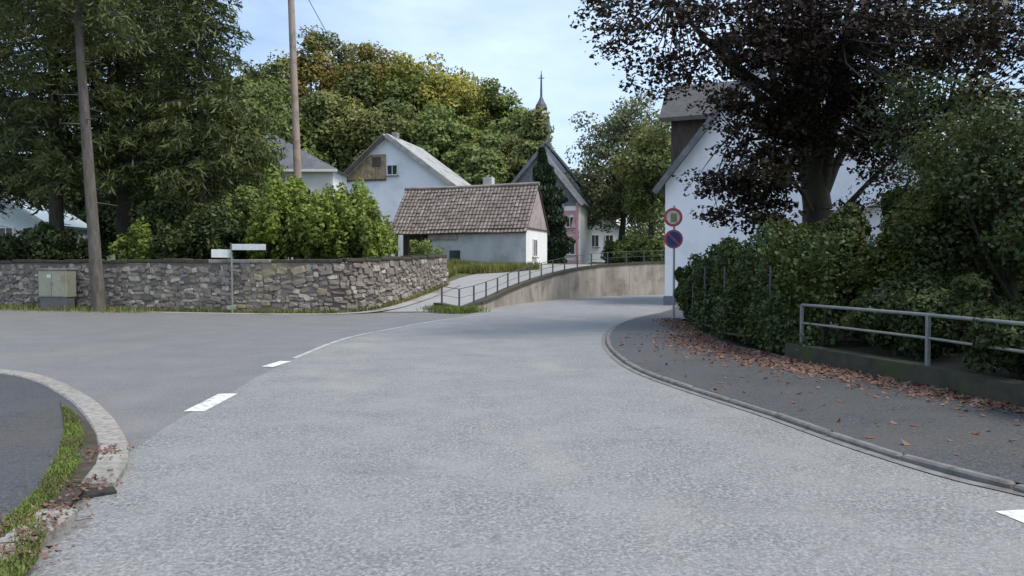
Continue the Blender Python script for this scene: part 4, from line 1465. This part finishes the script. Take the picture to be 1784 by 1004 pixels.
# ------------------------------------------------------------------ trees on the hill
GH = 'trees on the hill behind the houses'
hill_trees = [  # px, y, top_py, half width px, material, label
    (468, 82, 92, 52, 'lf_olive', 'olive tree at the left end of the hill wood behind the pole'),
    (545, 88, 55, 66, 'lf_autumn', 'tallest brown-tinted tree on the hill, right of the pole'),
    (640, 86, 68, 56, 'lf_autumn', 'orange-brown crown next to the tallest hill tree'),
    (500, 74, 150, 70, 'lf_mid', 'dark green tree low on the hill above the cream house'),
    (590, 76, 150, 70, 'lf_olive', 'olive tree above the barn house gable'),
    (725, 84, 96, 62, 'lf_yellow', 'yellowing tree left of the hill centre'),
    (785, 82, 104, 56, 'lf_yellow', 'yellow-green tree at the top right of the hill'),
    (680, 74, 165, 66, 'lf_olive', 'olive tree behind the barn house ridge'),
    (765, 72, 190, 66, 'lf_fresh', 'fresh green tree above the barn roof'),
    (868, 84, 142, 56, 'lf_fresh', 'fresh green tree left of the church spire'),
    (912, 80, 180, 42, 'lf_fresh', 'fresh green tree beside the church spire'),
    (830, 70, 225, 56, 'lf_fresh', 'lower green tree above the tiled shed'),
    (840, 66, 268, 46, 'lf_mid', 'dark green bushy tree just behind the tiled shed roof'),
    (890, 74, 232, 34, 'lf_olive', 'olive tree behind the slate roof'),
    (928, 68, 202, 34, 'lf_olive', 'olive tree hiding the foot of the church tower'),
    (610, 92, 78, 60, 'lf_olive', 'olive tree between the two brown hill crowns'),
    (690, 90, 92, 54, 'lf_autumn', 'brown-tinted tree left of the yellowing crowns'),
    (820, 88, 125, 52, 'lf_yellow', 'yellow-green tree right of the hill top, before the spire'),
    (425, 78, 130, 50, 'lf_mid', 'green tree on the hill behind the spruces'),
]
for i, (px, y, tp, hp, mt, lb) in enumerate(hill_trees):
    b = at_land(px, y)
    zt = AT(px, tp, y).z
    rx = hp / F * y
    bot = b[2] + 1.0
    tree('hill_tree', lb, b, (b[0], b[1], (zt * 0.56 + bot * 0.44)), (rx, rx * 0.9, (zt - bot) * 0.46), M[mt], M['bark_dark'], 100 + i, GH,
         trunk_r=0.3, nclump=125, per=120, leaf=0.4, clump_r=0.24, limbs=6, shell=0.62)

b = at_land(1082, 66)
tree('large_tree', 'large grey-green tree left of the white house gable', b, (b[0], b[1], AT(1078, 296, 66).z), (4.4, 4.2, 6.9), M['lf_greygreen'], M['bark_dark'], 201, 'trees beyond the road bend',
     trunk_r=0.35, nclump=120, per=150, leaf=0.3, clump_r=0.22, limbs=14, shell=0.5)
b = at_land(1135, 60)
tree('large_tree', 'brownish green tree half hidden by the white house', b, (b[0], b[1], AT(1135, 310, 60).z), (3.2, 3.2, 5.4), M['lf_olive'], M['bark_dark'], 202, 'trees beyond the road bend',
     trunk_r=0.3, nclump=90, per=130, leaf=0.28, clump_r=0.24, limbs=10, shell=0.5)
b = at_land(1040, 75)
tree('large_tree', 'low dark tree above the distant pale house', b, (b[0], b[1], AT(1060, 355, 75).z), (4.6, 3.0, 3.2), M['lf_mid'], M['bark_dark'], 203, 'trees beyond the road bend',
     trunk_r=0.25, nclump=70, per=120, leaf=0.3, clump_r=0.26, limbs=8)
for i, (px, y, tp, hp, mt, lb) in enumerate(((1085, 80, 365, 60, 'lf_mid', 'broad green bush below the large grey-green tree'), (1140, 76, 350, 50, 'lf_mid', 'tall green bush at the corner of the white house'), (1100, 60, 408, 28, 'lf_fresh', 'pale green bush beyond the bend, left of the traffic signs'), (1138, 58, 402, 24, 'lf_mid', 'green bush right behind the traffic signs'), (1070, 62, 412, 18, 'lf_mid', 'small green bush in front of the distant pale house'))):
    lobe_shrub(lb, px, y, tp, hp, M[mt], 60 + i, 0.2, 1500, 3, group='bushes beyond the road bend')

# narrow cypress beside the shed
cb0 = Vector((AT(962, 456, 50.5).x, 50.5, 0))
cb0.z = land_z(cb0.x, cb0.y) - 0.05
cyp = thing('cypress', 'narrow dark columnar cypress right of the tiled shed', 'tree', cb0)
rg = np.random.default_rng(9)
n = 26000
zt = AT(944, 262, 50.5).z
t = rg.random(n) ** 0.9
prof = 1.22 * np.minimum(1, (1 - t) * 1.9 + 0.10) * np.minimum(1, 0.6 + t * 3) * (1 + 0.18 * np.sin(t * 31 + 2) + 0.1 * np.sin(t * 70))
th = rg.random(n) * 6.283
rr_ = prof * np.sqrt(0.35 + 0.65 * rg.random(n)) * (1 + 0.15 * np.sin(3 * th + t * 12))
lx = AT(944, 262, 50.5).x - cb0.x
Pc = np.stack([cb0.x + lx * t + rr_ * np.cos(th), cb0.y + rr_ * np.sin(th), cb0.z + 0.1 + (zt - cb0.z) * t], 1)
V, Fq = leaf_quads(Pc, 0.26, rg, aspect=0.4, axis=np.tile([0, 0, 1.0], (n, 1)))
np_mesh('crown', V, Fq, M['lf_cypress'], cyp)
MB().tube([cb0 - Vector((0, 0, 0.1)), cb0 + Vector((lx * 0.8, 0, (zt - cb0.z) * 0.85))], [0.16, 0.03], 8).build('trunk', M['bark_dark'], cyp)

# ------------------------------------------------------------------ copper beech
rg = np.random.default_rng(77)
be0 = Vector((8.7, 21.0, 0.28))
be = thing('copper_beech', 'huge dark copper beech overhanging road and hedge', 'tree', be0)
m = MB()
fork = be0 + Vector((-0.05, 0, 3.0))
m.tube([be0 - Vector((0, 0, 0.15)), be0 + Vector((0, 0, 0.5)), be0 + Vector((-0.03, 0, 1.8)), fork], [0.7, 0.48, 0.4, 0.42], 14)
limb_ends = [(-2.6, -0.6, 10.5), (-1.2, 0.5, 12.5), (0.9, 0.2, 13), (2.8, -0.8, 11), (-5.0, -1.8, 9.0), (4.8, -0.6, 9.5), (-0.2, -3.0, 10), (0.5, 3.2, 11), (-3.6, 2.0, 9.6), (3.8, 2.4, 9.8), (-3.0, -1.0, 5.6), (2.9, -1.6, 6.0)]
lead = [fork, fork + Vector((-0.25, 0.1, 2.0)), fork + Vector((-0.1, 0.2, 4.6)), fork + Vector((-0.5, 0.1, 8.5))]
m.tube(lead, [0.4, 0.33, 0.24, 0.06], 10)
limb_pts = [np.array(p) for p in lead[1:]]
for k, e in enumerate(limb_ends):
    end = Vector((be0.x + e[0], be0.y + e[1], e[2]))
    tt = 0.0 if k in (0, 3) else -0.35 if k > 9 else (k % 5) * 0.32
    st = lead[0].lerp(lead[1], tt) if tt <= 1 else lead[1].lerp(lead[2], tt - 1)
    r0 = 0.24 if k in (0, 3) else 0.15 if k < 10 else 0.08
    lp = limb_path(st, end, rg, -0.1, 7)
    m.tube(lp, [r0 * (1.05 - 0.92 * i / 6) for i in range(7)], 8)
    limb_pts += [np.array(a.lerp(b, f)) for a, b in zip(lp[2:], lp[3:]) for f in (0.0, 0.5)]
limb_pts = np.array(limb_pts)
m.build('trunk', M['bark_beech'], be, recalc=False)
# leaf sprays: drooping, layered, heavier away from the trunk
Cs, Rs = [], []
zone = [  # px, py, y, rx, ry(depth), rz, count, leaves per spray
    (1060, 30, 17.0, 0.6, 0.8, 0.7, 7, 24), (1110, 20, 17.5, 1.2, 1.4, 0.8, 14, 24), (1190, 60, 17.5, 1.2, 1.5, 0.9, 14, 26), (1090, 75, 17.0, 0.6, 0.9, 0.5, 6, 24), (1150, 110, 17.3, 0.8, 1.2, 0.5, 8, 24),
    (1120, 125, 17.2, 0.3, 0.6, 0.35, 3, 22), (1155, 150, 17.2, 0.3, 0.7, 0.3, 4, 22), (1215, 130, 18.0, 0.5, 1.2, 0.6, 7, 26), (1200, 15, 17.5, 1.6, 2.0, 0.6, 16, 30),
    (1270, 40, 18.5, 1.2, 2.0, 1.1, 20, 34), (1330, 110, 19.0, 1.1, 2.0, 1.2, 26, 38), (1255, 190, 19.5, 0.5, 1.2, 0.5, 9, 32), (1330, 190, 20.0, 0.9, 1.4, 0.8, 18, 36),
    (1400, 50, 19.5, 1.5, 2.5, 1.2, 34, 40), (1500, 50, 20.0, 1.5, 2.5, 1.2, 28, 40), (1400, 150, 22.5, 1.2, 1.2, 0.9, 18, 36), (1490, 160, 22.0, 1.3, 1.5, 0.9, 18, 36), (1355, 235, 20.0, 0.7, 1.0, 0.6, 14, 38),
    (1600, 50, 18.5, 1.5, 2.4, 1.1, 24, 38), (1690, 30, 17.5, 1.3, 2.4, 0.9, 16, 34), (1780, 60, 16.5, 1.2, 2.0, 1.3, 16, 32), (1560, 160, 18.5, 1.2, 2.0, 0.8, 20, 38), (1660, 120, 17.5, 1.0, 2.0, 0.7, 12, 34),
    (1340, 60, 19.2, 1.6, 1.6, 1.3, 30, 44), (1440, 90, 19.4, 1.8, 1.2, 1.4, 34, 44), (1540, 100, 19.2, 1.6, 1.4, 1.2, 28, 42), (1370, 200, 19.6, 0.9, 0.8, 0.9, 18, 40), (1470, 190, 19.6, 0.6, 0.7, 0.6, 9, 38), (1560, 230, 19.4, 0.8, 1.0, 0.7, 14, 38), (1700, 90, 16.5, 1.4, 1.6, 0.9, 22, 36),
    (1375, 290, 19.4, 0.45, 0.5, 0.5, 9, 36), (1440, 255, 19.6, 0.6, 0.5, 0.5, 10, 36), (1350, 340, 19.3, 0.4, 0.6, 0.4, 8, 36), (1505, 240, 19.6, 0.6, 0.7, 0.7, 12, 36), (1410, 210, 19.5, 1.0, 0.7, 0.6, 18, 38), (1300, 260, 19.6, 0.5, 0.8, 0.5, 9, 34),
    (1285, 330, 19.5, 0.75, 1.2, 0.55, 18, 38), (1340, 300, 19.0, 0.6, 1.2, 0.6, 16, 38), (1235, 315, 19.5, 0.35, 0.7, 0.35, 6, 32), (1325, 380, 19.0, 0.65, 1.0, 0.25, 10, 36), (1260, 375, 19.2, 0.4, 0.8, 0.22, 5, 30),
    (1530, 270, 20.0, 0.7, 1.2, 0.7, 13, 34), (1490, 350, 20.5, 0.35, 0.8, 0.25, 4, 30), (1400, 260, 22.8, 0.7, 0.8, 0.6, 8, 30), (1480, 250, 22.8, 0.7, 0.8, 0.7, 8, 30),
    (1640, 40, 15.5, 2.0, 1.6, 0.8, 20, 34), (1770, 130, 14.5, 1.2, 1.5, 1.0, 16, 32), (1700, 190, 15.0, 0.9, 1.2, 0.6, 10, 32), (1600, 230, 16.5, 1.0, 1.2, 0.6, 12, 34), (1800, 20, 14.5, 1.6, 1.6, 0.8, 16, 32),
    (1420, -60, 20.0, 4.6, 4.5, 1.6, 60, 34), (1420, -200, 20.5, 4.2, 4.5, 2.2, 60, 34),
]
Bp = []
for px, py, y, rx, ry, rz, cnt, lpc in zone:
    c = np.array(AT(px, py, y))
    d = ell(rg, cnt, 0.1)
    Cs.append(c + d * np.array([rx, ry, rz]))
    Bp += [lpc] * cnt
    Rs.append((0.30 + 0.30 * rg.random((cnt, 1))) * np.array([[1.2, 1.2, 0.5]]))
Cs, Rs = np.concatenate(Cs), np.concatenate(Rs)
bi = np.repeat(np.arange(len(Cs)), (np.array(Bp) * 1.75).astype(int))
Pb = Cs[bi] + ell(rg, len(bi), 0.2) * Rs[bi]
V, Fq = leaf_quads(Pb, 0.115, rg, aspect=0.68, up_bias=1.3, jitter=0.55)
np_mesh('crown', V, Fq, M['lf_beech'], be)
m = MB()                                             # twigs carrying the sprays
for k in rg.permutation(len(Cs))[:420]:
    tgt = Cs[k]
    s_ = limb_pts[np.argmin(((limb_pts - tgt) ** 2).sum(1) + rg.random(len(limb_pts)) * 0.8)]
    m.tube(limb_path(s_, tgt, rg, 0.1, 5), [0.03, 0.024, 0.018, 0.011, 0.005], 4, cap=False)
m.build('twigs', M['bark_dark'], be, recalc=False)['kind'] = 'stuff'

# ------------------------------------------------------------------ hedge and shrubs on the right
def hedge(label, line, zfun, depth, n, leaf, mat, seed, name='hedge', z0=0.25, cat='hedge'):
    rng = np.random.default_rng(seed)
    mid = line[len(line) // 2]
    root = thing(name, label, cat, Vector((mid.x + depth / 2, mid.y, z0)))
    Lh = resample(line, 0.1)
    k = len(Lh)
    i = rng.integers(0, k, n)
    A = np.array([(p.x, p.y) for p in Lh])[i] + rng.normal(size=(n, 2)) * 0.08
    H = np.array([zfun(Lh[j].y) for j in range(k)])[i]
    u = rng.random(n)
    face = rng.random(n) < 0.72                       # most leaves near the front face and the top
    dep = np.where(face, np.abs(rng.normal(size=n)) * 0.16, depth * rng.random(n))
    bul = 0.22 * np.sin(A[:, 1] * 2.3 + 1) + 0.16 * np.sin(A[:, 1] * 5.1 + u * 4) + 0.12 * np.sin(u * 9 + A[:, 1] * 3)
    z = z0 - 0.12 + (H - z0) * u * (1 + 0.12 * np.sin(A[:, 1] * 4.2))
    P = np.column_stack([A[:, 0] + dep - bul * 0.6 + 0.12 + 0.25 * u * u, A[:, 1], z])
    V, Fq = leaf_quads(P, leaf, rng, aspect=0.75, up_bias=0.3)
    np_mesh('foliage', V, Fq, mat, root)
    m = MB()
    for j in range(0, k, 5):
        b = Lh[j] + Vector((0.35 + 0.2 * rng.random(), 0, z0 - 0.1))
        t_ = b + Vector((rng.normal() * 0.15, rng.normal() * 0.15, zfun(b.y) * 0.85 - z0))
        m.tube([b, (b + t_) / 2 + Vector((0.05, 0.04, 0)), t_], [0.03, 0.022, 0.008], 5, cap=False)
    m.build('stem', M['bark_dark'], root, recalc=False)
    return root


lineA = [Vector(p) for p in ((4.97, 12.8, 0), (4.93, 13.3, 0), (4.6, 15.6, 0), (4.75, 18, 0), (5.1, 21, 0), (5.4, 23.4, 0))]
hedge('dark ivy-like hedge between the railing and the traffic signs', lineA, lambda y: 2.5 - 0.06 * (y - 13) + 0.12 * math.sin(y * 1.7), 0.9, 34000, 0.085, M['lf_ivy'], 51)
# fence posts swallowed by the ivy
for k, y in enumerate((14.0, 16.4, 18.8, 21.2)):
    x = next(a.lerp(b, (y - a.y) / (b.y - a.y)).x for a, b in zip(lineA, lineA[1:]) if a.y <= y <= b.y)
    o = MB().tube([Vector((x + 0.06, y, 0.2)), Vector((x + 0.06, y, 1.7))], 0.022, 8).build('fence_post', M['metal_dark'])
    tag(o, 'thin steel fence post in the ivy hedge, ' + ('nearest the railing', 'second from the railing', 'third from the railing', 'nearest the traffic signs')[k], 'fence post', 'steel posts in the ivy hedge')
GR = 'shrubs behind the railing'


def big_shrub(label, x, y, h, r, mat, seed, leaf, per, n=7, low=0.35):
    rg = np.random.default_rng(seed)
    C, R = [], []
    for k in range(n):
        a = rg.random() * 6.28
        q = rg.random() ** 0.6 * r * 0.65
        hh_ = h * (1 - 0.35 * (q / r)) * (0.62 + 0.42 * rg.random())
        lo = low
        C.append((x + q * math.cos(a), y + q * math.sin(a), (hh_ + lo) / 2))
        R.append((r * 0.52, r * 0.52, (hh_ - lo) / 2))
    for k in range(n):                                # loose shoots that break the outline
        a = rg.random() * 6.28
        C.append((x + r * 0.72 * math.cos(a), y + r * 0.72 * math.sin(a), h * (0.35 + 0.42 * rg.random())))
        R.append((r * 0.2, r * 0.2, h * 0.1))
    return shrub(label, (x, y, 0.25), C, R, per, leaf, mat, seed, GR)


big_shrub('green shrub above the ivy hedge, in front of the beech trunk', 7.0, 16.6, 3.3, 1.5, M['lf_hedge'], 71, 0.1, 4200)
big_shrub('olive shrub above the hedge, right of the traffic signs', 6.4, 19.6, 2.75, 1.0, M['lf_olive'], 72, 0.1, 2400, 4)
big_shrub('tall dark green shrub behind the far end of the railing', 7.2, 13.4, 3.5, 1.5, M['lf_hedge'], 73, 0.07, 7000, 9)
tree('tall_shrub', 'tallest green shrub behind the middle railing post', (8.1, 11.9, 0.25), (8.1, 11.9, 2.75), (1.75, 1.6, 1.75), M['lf_loose'], M['bark_dark'], 74, GR, 'shrub', trunk_r=0.09, nclump=120, per=130, leaf=0.085, clump_r=0.24, limbs=16, shell=0.3, fork=0.1)
tree('tall_shrub', 'tall dark shrub at the right edge of the photo', (8.3, 9.5, 0.25), (8.3, 9.5, 2.5), (1.6, 1.5, 1.75), M['lf_loose'], M['bark_dark'], 75, GR, 'shrub', trunk_r=0.08, nclump=120, per=130, leaf=0.085, clump_r=0.24, limbs=16, shell=0.3, fork=0.1)
big_shrub('dark shrub low behind the nearest railing bay', 6.75, 9.5, 1.9, 1.05, M['lf_shrub_dark'], 76, 0.07, 4200, 6)
big_shrub('dark shrub low behind the far railing bay', 6.25, 11.6, 1.9, 1.1, M['lf_shrub_dark'], 77, 0.07, 4200, 6)
big_shrub('dark shrub beside the near end of the railing, right edge', 6.85, 7.6, 2.0, 1.05, M['lf_shrub_dark'], 78, 0.07, 3800, 6)
big_shrub('small ivy bush at the foot of the traffic sign post', 5.5, 22.7, 1.95, 0.55, M['lf_ivy'], 81, 0.09, 2200, 4)
big_shrub('dense green shrub between hedge and annex', 9.5, 15.5, 3.9, 1.9, M['lf_shrub_dark'], 79, 0.1, 4600)
tree('tall_shrub', 'loose green small tree behind the tallest green shrub', (9.3, 14.8, 0.25), (9.3, 14.8, 3.7), (2.3, 1.8, 2.3), M['lf_loose'], M['bark_dark'], 80, GR, 'shrub', trunk_r=0.12, nclump=120, per=130, leaf=0.085, clump_r=0.24, limbs=16, shell=0.3, fork=0.1)

# ------------------------------------------------------------------ fallen leaves and verge grass
R3 = np.random.default_rng(44)
pp = []
front = resample(WALL_R[2:] + HEDGE_F[1:], 0.1)
while len(pp) < 7500:
    p = front[R3.integers(0, len(front))]
    w = abs(R3.normal()) * (0.30 + 0.42 * math.exp(-((p.y - 14.0) / 3.2) ** 2))
    if p.y < 11.2 and R3.random() < 0.45: continue
    q = (p.x - 0.04 - w, p.y + R3.normal() * 0.1)
    pp.append((q[0], q[1], 0.058 + 0.02 * R3.random() * math.exp(-w * 4)))
for i in range(300):                                  # strays over the pavement and along the kerb
    y = 5 + 13 * R3.random()
    k = min(KR, key=lambda p: abs(p.y - y))
    w0 = [p for p in front if abs(p.y - y) < 0.3]
    xr = w0[0].x if w0 else 5.7
    pp.append((k.x + 0.15 + (xr - k.x - 0.2) * R3.random(), y, 0.058))
pp = np.array(pp)
V, Fq = leaf_quads(pp, 0.066, R3, aspect=0.7, up_bias=3.0, jitter=0.7)
V[:, 2] = np.maximum(V[:, 2], 0.054)
o = np_mesh('fallen_leaves', V, Fq, M['litter'])
tag(o, 'reddish brown fallen leaves strewn over the right pavement', 'leaves', kind='stuff')
pp = []
for i in range(520):
    s = G(*[(150, 845), (115, 885), (60, 920), (30, 970), (175, 790), (10, 915)][R3.integers(0, 6)], 0.07)
    pp.append((s.x + R3.normal() * 0.13, s.y + R3.normal() * 0.13, 0.085))
V, Fq = leaf_quads(np.array(pp), 0.034, R3, aspect=0.65, up_bias=3.0)
tag(np_mesh('fallen_leaves', V, Fq, M['litter']), 'brown fallen leaves in the grass by the left kerb', 'leaves', kind='stuff')

# verge in front of the shed, and the grassy tip where path and road part
pp = []
while len(pp) < 9000:
    x = -3.6 + 5.2 * R3.random()
    y = 36.6 + 8.6 * R3.random()
    if y < bound(x) - 0.6: continue
    if y > 46.6 - 0.36 * (x + 7.4): continue
    pp.append((x, y, land_z(x, max(y, bound(x))) - 0.03))
blades('grass', np.array(pp), 0.42, 0.022, M['grass_dry'], R3, 'yellowish long grass on the verge before the tiled shed', 0.8)
pp = []
while len(pp) < 2600:
    i = R3.random() * 7.5
    p = along(0)[0]
    k = min(int(i), 6)
    a = RET_S[k].lerp(RET_S[k + 1], i - k)
    q = a + Vector((R3.normal() * 0.25 + 0.0, R3.normal() * 0.3 - 0.25, 0))
    pp.append((q.x, q.y, 0.01))
blades('grass', np.array(pp), 0.22, 0.016, M['grass'], R3, 'tuft of grass at the low tip of the retaining wall', 0.9)
